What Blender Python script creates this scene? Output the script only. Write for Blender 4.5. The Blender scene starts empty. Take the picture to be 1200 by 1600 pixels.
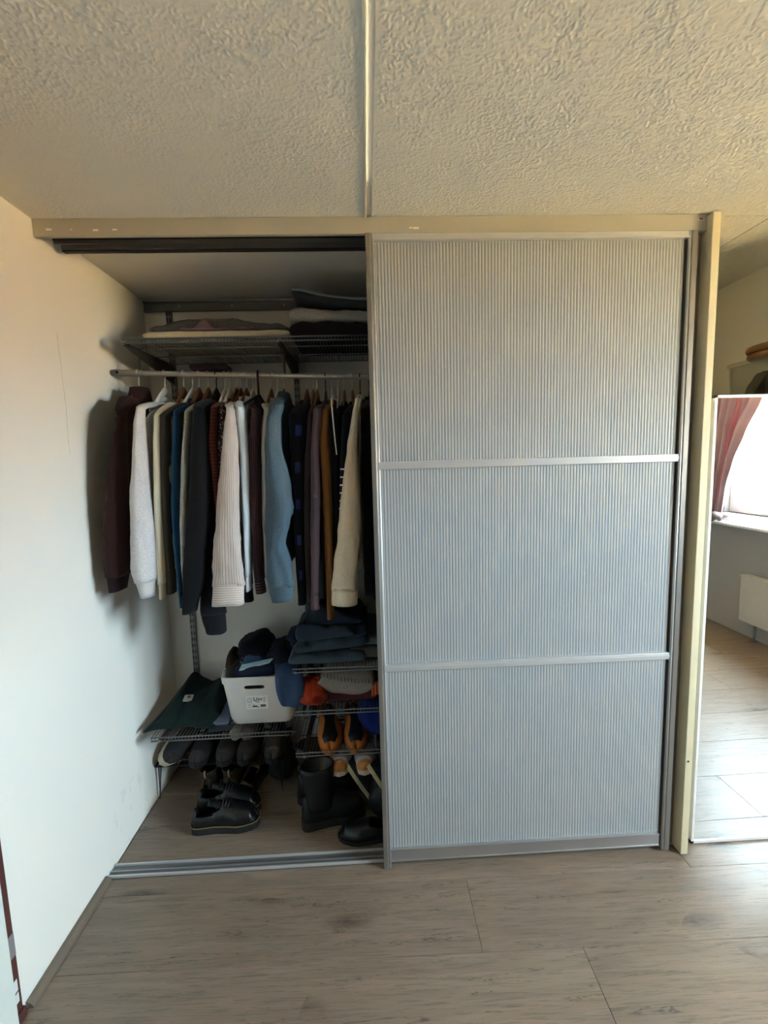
import bpy, bmesh, math, random
import numpy as np
from mathutils import Vector, Matrix, noise
random.seed(7)
PI = math.pi
C = bpy.context.scene.collection
S = bpy.context.scene

# ------------------------------------------------------------------ camera
cam = bpy.data.cameras.new('camera')
cam.sensor_fit = 'VERTICAL'; cam.sensor_height = 36.0
cam.lens = 36.0 * 688.1 / 1600.0
cam.clip_start = 0.02; cam.clip_end = 500
co = bpy.data.objects.new('camera', cam); C.objects.link(co)
p_, ya_, ro_ = 0.1102, 0.0373, -0.0276
f0 = Vector((math.sin(ya_), math.cos(ya_), 0)); r0 = Vector((math.cos(ya_), -math.sin(ya_), 0)); u0 = Vector((0, 0, 1))
fw = math.cos(p_) * f0 - math.sin(p_) * u0
up = math.sin(p_) * f0 + math.cos(p_) * u0
ri = math.cos(ro_) * r0 + math.sin(ro_) * up
uu = -math.sin(ro_) * r0 + math.cos(ro_) * up
M = Matrix((ri, uu, -fw)).transposed().to_4x4(); M.translation = (0, 0, 1.5)
co.matrix_world = M
S.camera = co

# ------------------------------------------------------------------ light, sky, exposure
S.view_settings.view_transform = 'Standard'
S.view_settings.look = 'None'
S.view_settings.gamma = 1.0
S.view_settings.use_curve_mapping = False
S.view_settings.exposure = 2.78
w = bpy.data.worlds.new('world'); S.world = w; w.use_nodes = True
wb = w.node_tree.nodes['Background']
wb.inputs[0].default_value = (0.66, 0.87, 1.0, 1); wb.inputs[1].default_value = 12.0
sun = bpy.data.lights.new('sun', 'SUN'); sun.energy = 40.0; sun.angle = 0.02; sun.color = (1.0, 0.90, 0.66)
so = bpy.data.objects.new('sun', sun); C.objects.link(so)
so.rotation_euler = Vector((0.75, -0.35, -0.75)).to_track_quat('-Z', 'Y').to_euler()
WY0, WY1, WZ0, WZ1 = -0.66, 0.62, 1.0, 2.16          # the window opening in the right wall
pl = bpy.data.lights.new('window_portal', 'AREA'); pl.shape = 'RECTANGLE'
pl.size = WZ1 - WZ0; pl.size_y = WY1 - WY0; pl.cycles.is_portal = True
po = bpy.data.objects.new('window_portal', pl); C.objects.link(po)
po.location = (3.13, (WY0 + WY1) / 2, (WZ0 + WZ1) / 2)
po.rotation_euler = (0, math.radians(90), 0)
S.cycles.max_bounces = 12; S.cycles.diffuse_bounces = 7; S.cycles.glossy_bounces = 5
S.cycles.transmission_bounces = 6; S.cycles.transparent_max_bounces = 24
S.cycles.sample_clamp_indirect = 12.0
S.cycles.use_denoising = True

# ------------------------------------------------------------------ helpers
def lin(c):
    return tuple((v / 255 / 12.92 if v / 255 <= 0.04045 else ((v / 255 + 0.055) / 1.055) ** 2.4) for v in c) + (1.0,)

class NT:
    """small node-tree writer"""
    def __init__(s, name):
        s.m = bpy.data.materials.new(name); s.m.use_nodes = True
        s.t = s.m.node_tree; s.b = s.t.nodes['Principled BSDF']
    def n(s, typ, **k):
        nd = s.t.nodes.new(typ)
        for a, v in k.items(): setattr(nd, a, v)
        return nd
    def l(s, a, b): s.t.links.new(a, b)
    def set(s, inp, v): s.b.inputs[inp].default_value = v
    def math(s, op, a, b=None, clamp=False):
        nd = s.n('ShaderNodeMath', operation=op, use_clamp=clamp)
        for i, v in enumerate((a, b)):
            if v is None: continue
            if isinstance(v, (int, float)): nd.inputs[i].default_value = v
            else: s.l(v, nd.inputs[i])
        return nd.outputs[0]
    def mix(s, fac, a, b):
        nd = s.n('ShaderNodeMix', data_type='RGBA')
        for i, v in ((0, fac), (6, a), (7, b)):
            if isinstance(v, (int, float, tuple)): nd.inputs[i].default_value = v
            else: s.l(v, nd.inputs[i])
        return nd.outputs[2]
    def noise(s, vec, scale, detail=3, rough=0.55, dist=0.0):
        nd = s.n('ShaderNodeTexNoise'); s.l(vec, nd.inputs['Vector'])
        nd.inputs['Scale'].default_value = scale; nd.inputs['Detail'].default_value = detail
        nd.inputs['Roughness'].default_value = rough; nd.inputs['Distortion'].default_value = dist
        return nd.outputs['Fac']
    def scalevec(s, vec, sc):
        nd = s.n('ShaderNodeVectorMath', operation='MULTIPLY'); s.l(vec, nd.inputs[0]); nd.inputs[1].default_value = sc
        return nd.outputs[0]
    def bump(s, h, strength=0.3, dist=0.01):
        nd = s.n('ShaderNodeBump'); nd.inputs['Strength'].default_value = strength; nd.inputs['Distance'].default_value = dist
        s.l(h, nd.inputs['Height']); s.l(nd.outputs[0], s.b.inputs['Normal'])
    def obj(s): return s.n('ShaderNodeTexCoord').outputs['Object']
    def pos(s): return s.n('ShaderNodeNewGeometry').outputs['Position']
    def uv(s):
        nd = s.n('ShaderNodeTexCoord'); sp = s.n('ShaderNodeSeparateXYZ'); s.l(nd.outputs['UV'], sp.inputs[0])
        return sp.outputs[0], sp.outputs[1]

def plain(name, rgb, rough=0.6, metal=0.0, bscale=0, bstr=0.15, var=0.06, spec=0.5):
    t = NT(name); t.set('Roughness', rough); t.set('Metallic', metal); t.set('Specular IOR Level', spec)
    o = t.obj(); f = t.noise(o, 9, 3)
    a = lin(rgb); lo = tuple(v * (1 - var) for v in a[:3]) + (1,); hi = tuple(min(1, v * (1 + var)) for v in a[:3]) + (1,)
    t.l(t.mix(f, lo, hi), t.b.inputs['Base Color'])
    if bscale: t.bump(t.noise(o, bscale, 3), bstr, 0.004)
    return t.m

def cloth(name, rgb, rgb2=None, pattern=None, weave=420, rough=0.92, fleck=0.10):
    """woven or knitted fabric; pattern is laid on the garment's own unwrapped cloth"""
    t = NT(name); t.set('Roughness', rough); t.set('Specular IOR Level', 0.18)
    t.set('Sheen Weight', 0.04); t.set('Sheen Roughness', 0.5)
    o = t.obj(); a = lin(rgb)
    lo = tuple(v * (1 - fleck) for v in a[:3]) + (1,); hi = tuple(min(1, v * (1 + fleck)) for v in a[:3]) + (1,)
    base = t.mix(t.noise(o, 210, 4, 0.7), lo, hi)
    if pattern:
        u, v = t.uv(); b2 = lin(rgb2)
        if pattern[0] == 'stripe':                      # lengthwise stripes
            _, per, duty = pattern
            fac = t.math('LESS_THAN', t.math('FRACT', t.math('DIVIDE', u, per)), duty)
        elif pattern[0] == 'band':                      # stripes across
            per, duty = pattern[1:3]
            fac = t.math('LESS_THAN', t.math('FRACT', t.math('DIVIDE', v, per)), duty)
            if len(pattern) > 3: fac = t.math('MULTIPLY', fac, t.math('MULTIPLY', t.math('GREATER_THAN', v, pattern[3]), t.math('LESS_THAN', v, pattern[4])))
        elif pattern[0] == 'check':                     # both ways
            _, pu, pv, duty = pattern
            fa = t.math('LESS_THAN', t.math('FRACT', t.math('DIVIDE', u, pu)), duty)
            fb = t.math('LESS_THAN', t.math('FRACT', t.math('DIVIDE', v, pv)), duty)
            fac = t.math('MULTIPLY', fa, fb) if len(pattern) == 4 else fa
        elif pattern[0] == 'dots':
            vo = t.n('ShaderNodeTexVoronoi'); t.l(o, vo.inputs['Vector']); vo.inputs['Scale'].default_value = pattern[1]
            fac = t.math('LESS_THAN', vo.outputs['Distance'], pattern[2])
        elif pattern[0] == 'heather':
            fac = t.math('GREATER_THAN', t.noise(o, pattern[1], 2, 0.8), pattern[2])
        base = t.mix(fac, base, b2)
    t.l(base, t.b.inputs['Base Color'])
    if weave: t.bump(t.noise(o, weave, 2, 0.6), 0.35, 0.002)
    return t.m

class MB:
    def __init__(s): s.v = []; s.f = []; s.uv = []
    def add(s, vs, fs, uvs=None):
        k = len(s.v); s.v += [tuple(v) for v in vs]; s.f += [tuple(i + k for i in f) for f in fs]
        s.uv += list(uvs) if uvs else [(v[0], v[2]) for v in vs]
    def box(s, x0, x1, y0, y1, z0, z1):
        s.add([(x0, y0, z0), (x1, y0, z0), (x1, y1, z0), (x0, y1, z0), (x0, y0, z1), (x1, y0, z1), (x1, y1, z1), (x0, y1, z1)],
              [(0, 3, 2, 1), (4, 5, 6, 7), (0, 1, 5, 4), (1, 2, 6, 5), (2, 3, 7, 6), (3, 0, 4, 7)])
        return s
    def prism(s, poly, z0, z1, axis=2):
        """closed polygon extruded along an axis (poly counter-clockwise seen from +axis)"""
        n = len(poly)
        def P(a, b, c): return ((a, b, c), (c, a, b), (b, c, a))[{2: 0, 0: 1, 1: 2}[axis]]
        s.add([P(a, b, z0) for a, b in poly] + [P(a, b, z1) for a, b in poly],
              [tuple(range(n - 1, -1, -1)), tuple(range(n, 2 * n))] + [(i, (i + 1) % n, n + (i + 1) % n, n + i) for i in range(n)])
        return s
    def loft(s, rings, cap=(True, True), closed=True, uvs=None):
        n = len(rings[0]); vs = [p for r in rings for p in r]; fs = []
        m = n if closed else n - 1
        for a in range(len(rings) - 1):
            for i in range(m):
                j = (i + 1) % n
                fs.append((a * n + i, a * n + j, (a + 1) * n + j, (a + 1) * n + i))
        if closed and cap[0]: fs.append(tuple(range(n - 1, -1, -1)))
        if closed and cap[1]: fs.append(tuple((len(rings) - 1) * n + i for i in range(n)))
        s.add(vs, fs, uvs); return s
    def tube(s, path, r, n=8, cap=(True, True)):
        path = [Vector(p) for p in path]; rs = r if isinstance(r, (list, tuple)) else [r] * len(path)
        rings = []; up0 = None
        for i, p in enumerate(path):
            d = (path[min(i + 1, len(path) - 1)] - path[max(i - 1, 0)]).normalized()
            if up0 is None:
                up0 = Vector((0, 0, 1)) if abs(d.z) < 0.9 else Vector((1, 0, 0))
            a = (up0 - d * up0.dot(d)).normalized(); b = d.cross(a); up0 = a
            rings.append([p + rs[i] * (math.cos(2 * PI * k / n) * a + math.sin(2 * PI * k / n) * b) for k in range(n)])
        return s.loft(rings, cap)
    def xf(s, mat):
        s.v = [tuple(mat @ Vector(v)) for v in s.v]; return s
    def build(s, name, mat, parent=None, smooth=False, kind=None, label=None, bevel=0, seg=2, subsurf=0):
        me = bpy.data.meshes.new(name)
        vs = s.v
        if parent is not None:
            off = wloc(parent); vs = [(v[0] - off[0], v[1] - off[1], v[2] - off[2]) for v in vs]
        me.from_pydata(vs, [], s.f)
        ul = me.uv_layers.new(name='UVMap')
        for lp in me.loops: ul.data[lp.index].uv = s.uv[lp.vertex_index]
        bm = bmesh.new(); bm.from_mesh(me); bmesh.ops.recalc_face_normals(bm, faces=bm.faces); bm.to_mesh(me); bm.free()
        me.materials.append(mat)
        if smooth: me.polygons.foreach_set('use_smooth', [True] * len(me.polygons))
        o = bpy.data.objects.new(name, me); C.objects.link(o)
        if parent is not None: o.parent = parent
        if kind: o['kind'] = kind
        if label: o['label'] = label
        if bevel:
            b = o.modifiers.new('bevel', 'BEVEL'); b.width = bevel; b.segments = seg; b.limit_method = 'ANGLE'; b.angle_limit = 0.6
        if subsurf:
            b = o.modifiers.new('sub', 'SUBSURF'); b.levels = subsurf; b.render_levels = subsurf
        return o

def wloc(o):
    v = Vector((0, 0, 0))
    while o is not None: v += o.location; o = o.parent
    return v
def thing(name, label, cat, loc=(0, 0, 0), group=None, rot=(0, 0, 0)):
    o = bpy.data.objects.new(name, None); C.objects.link(o); o.empty_display_size = 0.05
    o.location = loc; o.rotation_euler = rot; o['label'] = label; o['category'] = cat
    if group: o['group'] = group
    return o
def tag(o, label, cat, group=None):
    o['label'] = label; o['category'] = cat
    if group: o['group'] = group
    return o
def setting(name):
    o = bpy.data.objects.new(name, None); C.objects.link(o); o['kind'] = 'structure'; return o
def copy_tree(o, parent=None):
    c = o.copy(); C.objects.link(c)
    if parent: c.parent = parent
    for ch in list(o.children): copy_tree(ch, c)
    return c
def interp(tab, z):
    """table rows sorted by falling first value"""
    if z >= tab[0][0]: return tab[0][1:]
    for a, b in zip(tab, tab[1:]):
        if z >= b[0]:
            t = (a[0] - z) / (a[0] - b[0]); t = t * t * (3 - 2 * t) * 0.4 + t * 0.6
            return tuple(p + (q - p) * t for p, q in zip(a[1:], b[1:]))
    return tab[-1][1:]
def sgnpow(v, e): return math.copysign(abs(v) ** e, v)

# ------------------------------------------------------------------ materials
XL, YB, H = -1.007, 2.18, 2.279
def wall_paint(name, rgb, marks=False):
    t = NT(name); t.set('Roughness', 0.85); t.set('Specular IOR Level', 0.25)
    p = t.pos(); a = lin(rgb)
    base = t.mix(t.noise(p, 2.2, 3), tuple(v * 0.97 for v in a[:3]) + (1,), a)
    if marks:
        sp = t.n('ShaderNodeSeparateXYZ'); t.l(p, sp.inputs[0]); y, z = sp.outputs[1], sp.outputs[2]
        wob = t.math('MULTIPLY', t.math('SUBTRACT', t.noise(p, 6, 2), 0.5), 0.03)
        d = t.math('ABSOLUTE', t.math('SUBTRACT', t.math('ADD', y, wob), 1.556))
        line = t.math('LESS_THAN', d, 0.0011)
        inz = t.math('MULTIPLY', t.math('GREATER_THAN', z, 1.56), t.math('LESS_THAN', z, 1.96))
        fac = t.math('MULTIPLY', t.math('MULTIPLY', line, inz), t.math('MULTIPLY', t.noise(p, 30, 2), 0.8))
        base = t.mix(fac, base, lin((120, 104, 88)))
        # scuffs rubbed into the paint low down inside the closet
        sc = t.n('ShaderNodeVectorMath', operation='MULTIPLY'); t.l(p, sc.inputs[0]); sc.inputs[1].default_value = (1, 26, 9)
        nn = t.math('GREATER_THAN', t.noise(sc.outputs[0], 1.2, 5, 0.7), 0.60)
        my = t.math('MULTIPLY', t.math('GREATER_THAN', y, 1.54), t.math('LESS_THAN', y, 1.85))
        mz = t.math('LESS_THAN', z, 0.24)
        fac = t.math('MULTIPLY', t.math('MULTIPLY', nn, t.math('MULTIPLY', my, mz)), 0.15)
        base = t.mix(fac, base, lin((150, 148, 148)))
    t.l(base, t.b.inputs['Base Color'])
    t.bump(t.noise(p, 160, 3), 0.12, 0.003)
    return t.m
m_wall = wall_paint('white_wall_paint', (232, 228, 220))
m_wall_left = wall_paint('white_wall_paint_marked', (236, 233, 226), True)

def ceiling_mat():
    t = NT('stucco_ceiling'); t.set('Roughness', 0.9); t.set('Specular IOR Level', 0.2)
    p = t.pos(); a = lin((222, 218, 208))
    h1 = t.noise(t.scalevec(p, (1.15, 0.85, 1)), 105, 2, 0.5, 0.25)
    h = t.math('SUBTRACT', h1, 0.42, True); h = t.math('MULTIPLY', h, 5.0, True)
    t.l(t.mix(h, tuple(v * 0.95 for v in a[:3]) + (1,), a), t.b.inputs['Base Color'])
    t.bump(h, 0.6, 0.005)
    return t.m
m_ceil = ceiling_mat()
m_ceil_smooth = wall_paint('smooth_ceiling_paint', (222, 216, 206))
m_bead = plain('cream_bead_paint', (244, 238, 224), 0.55)
m_groove = plain('grey_joint_paint', (206, 203, 196), 0.8)
m_cream = plain('cream_board_paint', (206, 195, 164), 0.55, bscale=120, bstr=0.05)

def fascia_mat():
    t = NT('fascia_paint'); t.set('Roughness', 0.5)
    p = t.pos(); base = lin((176, 171, 157))
    pts = [(-0.957, 2.246, 0.008), (-0.889, 2.245, 0.004), (-0.815, 2.243, 0.008), (-0.758, 2.244, 0.007), (0.182, 2.242, 0.009), (0.168, 2.243, 0.006)]
    col = t.mix(t.noise(p, 4, 3), tuple(v * 0.94 for v in base[:3]) + (1,), base)
    nz = t.math('MULTIPLY', t.math('SUBTRACT', t.noise(p, 150, 3, 0.7), 0.5), 0.012)
    sp = t.n('ShaderNodeSeparateXYZ'); t.l(p, sp.inputs[0])
    def chip(x, z, r, c, col):
        dx = t.math('ABSOLUTE', t.math('SUBTRACT', sp.outputs[0], x)); dz = t.math('MULTIPLY', t.math('ABSOLUTE', t.math('SUBTRACT', sp.outputs[2], z)), 2.8)
        d = t.math('ADD', t.math('MAXIMUM', dx, dz), nz)
        return t.mix(t.math('LESS_THAN', d, r), col, lin(c))
    for x, z, r in pts: col = chip(x, z, r, (240, 228, 205), col)
    col = chip(1.116, 2.262, 0.010, (238, 205, 190), col); col = chip(1.116, 2.263, 0.007, (150, 62, 40), col)
    t.l(col, t.b.inputs['Base Color'])
    return t.m
m_fascia = fascia_mat()

def plank_mat():
    t = NT('grey_oak_plank'); t.set('Specular IOR Level', 0.5)
    o = t.obj(); oi = t.n('ShaderNodeObjectInfo').outputs['Random']
    ad = t.n('ShaderNodeVectorMath', operation='ADD'); t.l(o, ad.inputs[0])
    cb = t.n('ShaderNodeCombineXYZ'); t.l(t.math('MULTIPLY', oi, 37.0), cb.inputs[0]); t.l(t.math('MULTIPLY', oi, 11.3), cb.inputs[1])
    t.l(t.math('MULTIPLY', oi, 5.1), cb.inputs[2]); t.l(cb.outputs[0], ad.inputs[1]); q = ad.outputs[0]
    g1 = t.noise(t.scalevec(q, (1.3, 13, 1)), 2.2, 5, 0.62, 0.9)
    g2 = t.noise(t.scalevec(q, (5, 110, 1)), 2.0, 4, 0.65, 0.3)
    c = t.mix(g1, lin((100, 85, 74)), lin((154, 135, 117)))
    c = t.mix(t.math('MULTIPLY', t.math('GREATER_THAN', g2, 0.57), 0.38), c, lin((74, 65, 58)))
    c = t.mix(t.math('MULTIPLY', t.math('SUBTRACT', g2, 0.25, True), 0.45), c, lin((122, 107, 91)))
    # knots and dark cracks along the grain
    vo = t.n('ShaderNodeTexVoronoi'); t.l(t.scalevec(q, (2.6, 8.5, 1)), vo.inputs['Vector']); vo.inputs['Scale'].default_value = 1.0
    kn = t.math('SUBTRACT', 1.0, t.math('MULTIPLY', vo.outputs['Distance'], 3.6), True)
    kn = t.math('MULTIPLY', kn, t.math('GREATER_THAN', t.noise(t.scalevec(q, (2.6, 5, 1)), 1.0, 1), 0.47))
    kn = t.math('MULTIPLY', kn, t.math('MULTIPLY', t.noise(t.scalevec(q, (30, 90, 1)), 1.0, 3), 1.5))
    c = t.mix(kn, c, lin((50, 43, 39)))
    cr = t.noise(t.scalevec(q, (1.1, 15, 1)), 2.0, 4, 0.6, 1.4)
    cr = t.math('LESS_THAN', t.math('ABSOLUTE', t.math('SUBTRACT', cr, 0.63)), 0.009)
    c = t.mix(t.math('MULTIPLY', cr, 0.6), c, lin((58, 50, 45)))
    tone = t.math('ADD', t.math('MULTIPLY', oi, 0.16), 0.90)
    vm = t.n('ShaderNodeVectorMath', operation='SCALE'); t.l(c, vm.inputs[0]); t.l(tone, vm.inputs[3])
    t.l(vm.outputs[0], t.b.inputs['Base Color'])
    t.l(t.math('ADD', t.math('MULTIPLY', g2, 0.16), 0.30), t.b.inputs['Roughness'])
    t.bump(g2, 0.10, 0.003)
    return t.m
m_plank = plank_mat()
m_subfloor = plain('dark_subfloor', (58, 50, 44), 0.9)
m_baseboard = plain('grey_oak_strip', (118, 104, 90), 0.5, bscale=60, bstr=0.1)

m_alu = plain('satin_aluminium', (186, 186, 188), 0.34, 0.85, 0, var=0.03)
m_alu_dark = plain('grey_anodised_aluminium', (128, 126, 126), 0.38, 0.8, 0, var=0.03)
m_stile = plain('bronze_grey_aluminium', (136, 130, 124), 0.42, 0.6, 0, var=0.03)
m_alu_light = plain('pale_aluminium', (206, 206, 208), 0.4, 0.55, 0, var=0.03)
m_track_dark = plain('dark_track', (52, 47, 46), 0.5, 0.5)
m_wire = plain('grey_wire', (112, 110, 108), 0.38, 0.7)
m_upright = plain('grey_powder_coat', (126, 122, 118), 0.45, 0.5)
m_bracket = plain('dark_grey_bracket', (74, 70, 67), 0.5, 0.4)
m_slot = plain('black_slot', (14, 13, 13), 0.8)
m_black_metal = plain('black_wire', (22, 21, 22), 0.45, 0.4)
m_chrome = plain('chrome', (220, 216, 210), 0.3, 0.5, 0, var=0.01)
m_rod = plain('silver_tube', (212, 204, 194), 0.32, 0.5)
m_wood = plain('brown_hanger_wood', (112, 66, 38), 0.45, bscale=90, bstr=0.1, var=0.2)
m_wood2 = plain('tan_hanger_wood', (146, 108, 70), 0.45, bscale=90, bstr=0.1, var=0.2)
m_white_plastic = plain('white_plastic', (226, 222, 214), 0.4)
m_black_plastic = plain('black_plastic', (20, 19, 20), 0.4)

def panel_mat():
    t = NT('ribbed_frosted_panel'); t.set('Roughness', 0.5); t.set('Specular IOR Level', 0.5); t.set('Metallic', 0.0)
    p = t.pos(); a = lin((156, 159, 160))
    t.l(t.mix(t.noise(p, 2.0, 2), tuple(v * 0.95 for v in a[:3]) + (1,), a), t.b.inputs['Base Color'])
    return t.m
m_panel = panel_mat()
t_ = NT('mirror_glass'); t_.set('Base Color', (0.93, 0.95, 0.95, 1)); t_.set('Metallic', 1.0); t_.set('Roughness', 0.0); m_mirror = t_.m
m_mirror_frame = plain('white_mirror_frame', (226, 224, 222), 0.4)

# ------------------------------------------------------------------ room shell
def struct(name, mb, mat, **k): return mb.build(name, mat, kind='structure', **k)
struct('wall_left', MB().box(XL - 0.12, XL, -2.7, YB + 0.1, -0.05, H + 0.1), m_wall_left)
struct('wall_rear', MB().box(XL - 0.12, 1.83, YB, YB + 0.1, -0.05, H + 0.1), m_wall)
struct('wall_front', MB().box(XL - 0.12, 3.3, -2.8, -2.7, -0.05, H + 0.1), wall_paint('bounce_dimming_taupe', (104, 97, 89)))  # unseen wall, coloured dark to weaken the light bounced round the room
struct('wall_niche', MB().box(1.71, 1.83, 1.40, YB, -0.05, H + 0.1), m_wall)
struct('wall_jog', MB().box(1.83, 3.3, 1.40, 1.52, -0.05, H + 0.1), m_wall)
struct('wall_right', MB().box(3.1, 3.26, -2.7, WY0, -0.05, H + 0.1).box(3.1, 3.26, WY1, 1.40, -0.05, H + 0.1)
       .box(3.1, 3.26, WY0, WY1, -0.05, WZ0).box(3.1, 3.26, WY0, WY1, WZ1, H + 0.1), wall_paint('grey_white_wall_paint', (176, 174, 171)))

ceil = setting('ceiling')
def cpanel(x0, x1, y0, y1, mat, z=H):
    return MB().box(x0, x1, y0, y1, z, z + 0.05).build('panel', mat, ceil, bevel=0.002)
# the near part of the ceiling: blobby sprayed stucco as real relief
rng = np.random.default_rng(5)
def vnoise(X, Y, cell):
    gx, gy = X / cell + 500, Y / cell + 500
    ix, iy = np.floor(gx).astype(int), np.floor(gy).astype(int)
    fx, fy = gx - ix, gy - iy; fx = fx * fx * (3 - 2 * fx); fy = fy * fy * (3 - 2 * fy)
    L = np.random.default_rng(int(cell * 1e5)).random((1024, 1024)); g = lambda a, b: L[a % 1024, b % 1024]
    return (g(ix, iy) * (1 - fx) + g(ix + 1, iy) * fx) * (1 - fy) + (g(ix, iy + 1) * (1 - fx) + g(ix + 1, iy + 1) * fx) * fy
def stucco(x0, x1, y0, y1, d=0.0019):
    nx, ny = int((x1 - x0) / d) + 1, int((y1 - y0) / d) + 1
    X, Y = np.meshgrid(np.linspace(x0, x1, nx), np.linspace(y0, y1, ny))
    n = 0.62 * vnoise(X + 0.3 * Y, Y - 0.2 * X, 0.0047) + 0.38 * vnoise(X, Y + 0.35 * X, 0.0033)
    h = np.clip((n - 0.46) * 4.2, 0, 1) * 0.0013 * (0.6 + 0.8 * vnoise(X, Y, 0.05))
    edge = np.minimum(np.minimum(X - x0, x1 - X), np.minimum(Y - y0, y1 - Y)); h *= np.clip(edge / 0.012, 0, 1)
    co = np.stack([X.ravel(), Y.ravel(), (H - h).ravel()], 1)
    i = np.arange(ny - 1)[:, None] * nx + np.arange(nx - 1)[None, :]
    q = np.stack([i, i + nx, i + nx + 1, i + 1], -1).reshape(-1, 4)
    me = bpy.data.meshes.new('panel'); me.vertices.add(len(co)); me.vertices.foreach_set('co', co.ravel())
    me.loops.add(q.size); me.loops.foreach_set('vertex_index', q.ravel().astype(np.int32))
    me.polygons.add(len(q)); me.polygons.foreach_set('loop_start', np.arange(0, q.size, 4, dtype=np.int32)); 
    me.update(calc_edges=True); me.polygons.foreach_set('use_smooth', np.ones(len(q), bool)); me.validate()
    me.materials.append(m_ceil_stucco)
    o = bpy.data.objects.new('panel', me); C.objects.link(o); o.parent = ceil
    return o
m_ceil_stucco = wall_paint('stucco_ceiling_paint', (222, 218, 208))
stucco(XL - 0.02, 0.0245, 0.70, 1.50); stucco(0.0415, 1.368, 0.70, 1.50); stucco(1.372, 2.0, 1.0, 1.50, 0.005)
cpanel(XL - 0.1, 0.0245, -2.7, 0.70, m_ceil)
cpanel(0.0415, 1.368, -2.7, 0.70, m_ceil)
cpanel(XL - 0.1, 0.0245, 1.502, YB + 0.05, m_ceil_smooth); cpanel(0.0415, 1.15, 1.502, YB + 0.05, m_ceil_smooth); cpanel(1.152, 1.368, 1.502, YB + 0.05, m_ceil)
cpanel(1.372, 3.2, -2.7, 1.0, m_ceil); cpanel(1.372, 3.2, 1.50, YB + 0.05, m_ceil); cpanel(2.0, 3.2, 1.0, 1.50, m_ceil)
MB().box(XL - 0.1, 2.2, 0.6, 1.6, H + 0.03, H + 0.06).box(0.0, 0.06, -2.7, YB, H + 0.0035, H + 0.06).box(1.36, 1.38, -2.7, YB, H + 0.004, H + 0.06).build('joint_backing', m_groove, ceil)
struct('trim_1', MB().tube([(0.0215, -2.69, H - 0.0025), (0.0215, 1.497, H - 0.0025)], 0.0040, 10), m_bead, smooth=True)

# floor: planks run along x, seams very slightly askew to the closet front
floor = setting('floor')
FA = math.radians(-0.68); PW, PL = 0.242, 1.29
MB().box(-1.1, 3.2, -2.7, 2.2, -0.06, -0.012).build('subfloor', m_subfloor, floor)
def plank_mesh(L, W, nm):
    g = 0.0005; c = 0.0009; z1 = 0.0; z0 = -0.011
    x0, x1, y0, y1 = g, L - g, g, W - g
    mb = MB()
    rings = []
    for (dx, z) in ((0, z0), (0, z1 - c), (c, z1)):
        rings.append([(x0 + dx, y0 + dx, z), (x1 - dx, y0 + dx, z), (x1 - dx, y1 - dx, z), (x0 + dx, y1 - dx, z)])
    mb.loft(rings)
    me = bpy.data.meshes.new(nm); me.from_pydata(mb.v, [], mb.f); me.materials.append(m_plank)
    bm = bmesh.new(); bm.from_mesh(me); bmesh.ops.recalc_face_normals(bm, faces=bm.faces); bm.to_mesh(me); bm.free()
    return me
full_plank = plank_mesh(PL, PW, 'plank')
row_off = {0: 0.31, 1: 0.617, 2: 0.98, 3: -0.1}
Y0P = 1.187
for k in range(-16, 5):
    ya, yb = Y0P + k * PW, Y0P + (k + 1) * PW
    if ya < -2.69: continue
    if yb > YB: yb = YB - 0.002
    off = {0: 0.31, -1: 0.617, -2: -0.10, 1: 0.86, 2: 0.50, 3: 0.05}.get(k, 0.31 + (k * 0.47) % PL)
    PL = {-1: 1.9, 1: 2.4, 2: 2.5, 3: 2.5, -2: 2.1}.get(k, 1.29)
    off = {1: 1.14, 2: 1.05, 3: 1.10, -2: 1.2}.get(k, off)
    x = off
    while x > -0.99: x -= PL
    xm = 3.095
    while x < xm:
        a, b = max(x, XL + 0.004), min(x + PL, xm if ya < 1.38 else 1.70)
        if b - a > 0.02:
            me = full_plank if (abs(b - a - 1.29) < 1e-6 and yb - ya > PW - 1e-6) else plank_mesh(b - a, yb - ya, 'plank')
            o = bpy.data.objects.new('plank', me); C.objects.link(o); o.parent = floor
            xc, yc = a, ya
            o.location = (xc, yc - 0.0119 * a, 0); o.rotation_euler = (0, 0, FA)
        x += PL
# oak strip along the foot of the left wall
def strip(y0, y1):
    pr = [(XL + 0.001, 0.0), (XL + 0.022, 0.0), (XL + 0.021, 0.006), (XL + 0.012, 0.017), (XL + 0.001, 0.019)]
    return MB().loft([[(x, y, z) for x, z in pr] for y in (y0, y1)])
struct('baseboard_left', strip(1.122, 1.505), m_baseboard)

# door frame at the near end of the left wall: worn red-brown hardwood edge beside white paint
m_redwood = plain('red_brown_hardwood', (88, 46, 39), 0.6, bscale=40, bstr=0.2, var=0.25)
m_door_white = plain('white_door_paint', (222, 226, 220), 0.45)
m_grey_patch = plain('grey_primer_patch', (132, 126, 126), 0.7)
door = setting('door_1')
MB().box(XL, XL + 0.014, 0.20, 1.083, 0.0, 2.05).build('casing', m_door_white, door, bevel=0.003)
fr = MB().box(XL, XL + 0.008, 1.083, 1.106, 0.0, 2.05).build('frame', m_redwood, door, bevel=0.002)
MB().box(XL + 0.007, XL + 0.009, 1.0845, 1.105, 0.195, 0.262).build('worn_patch', m_grey_patch, fr, label='grey worn patch')
for z0, z1 in ((0.060, 0.088), (0.094, 0.128)):
    MB().box(XL + 0.007, XL + 0.009, 1.086, 1.097, z0, z1).build('paint_flake', m_door_white, fr, label='white paint flake')
MB().box(XL, XL + 0.016, 1.083, 1.110, 0.0, 0.030).build('foot_block', m_redwood, door, bevel=0.004)

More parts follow.
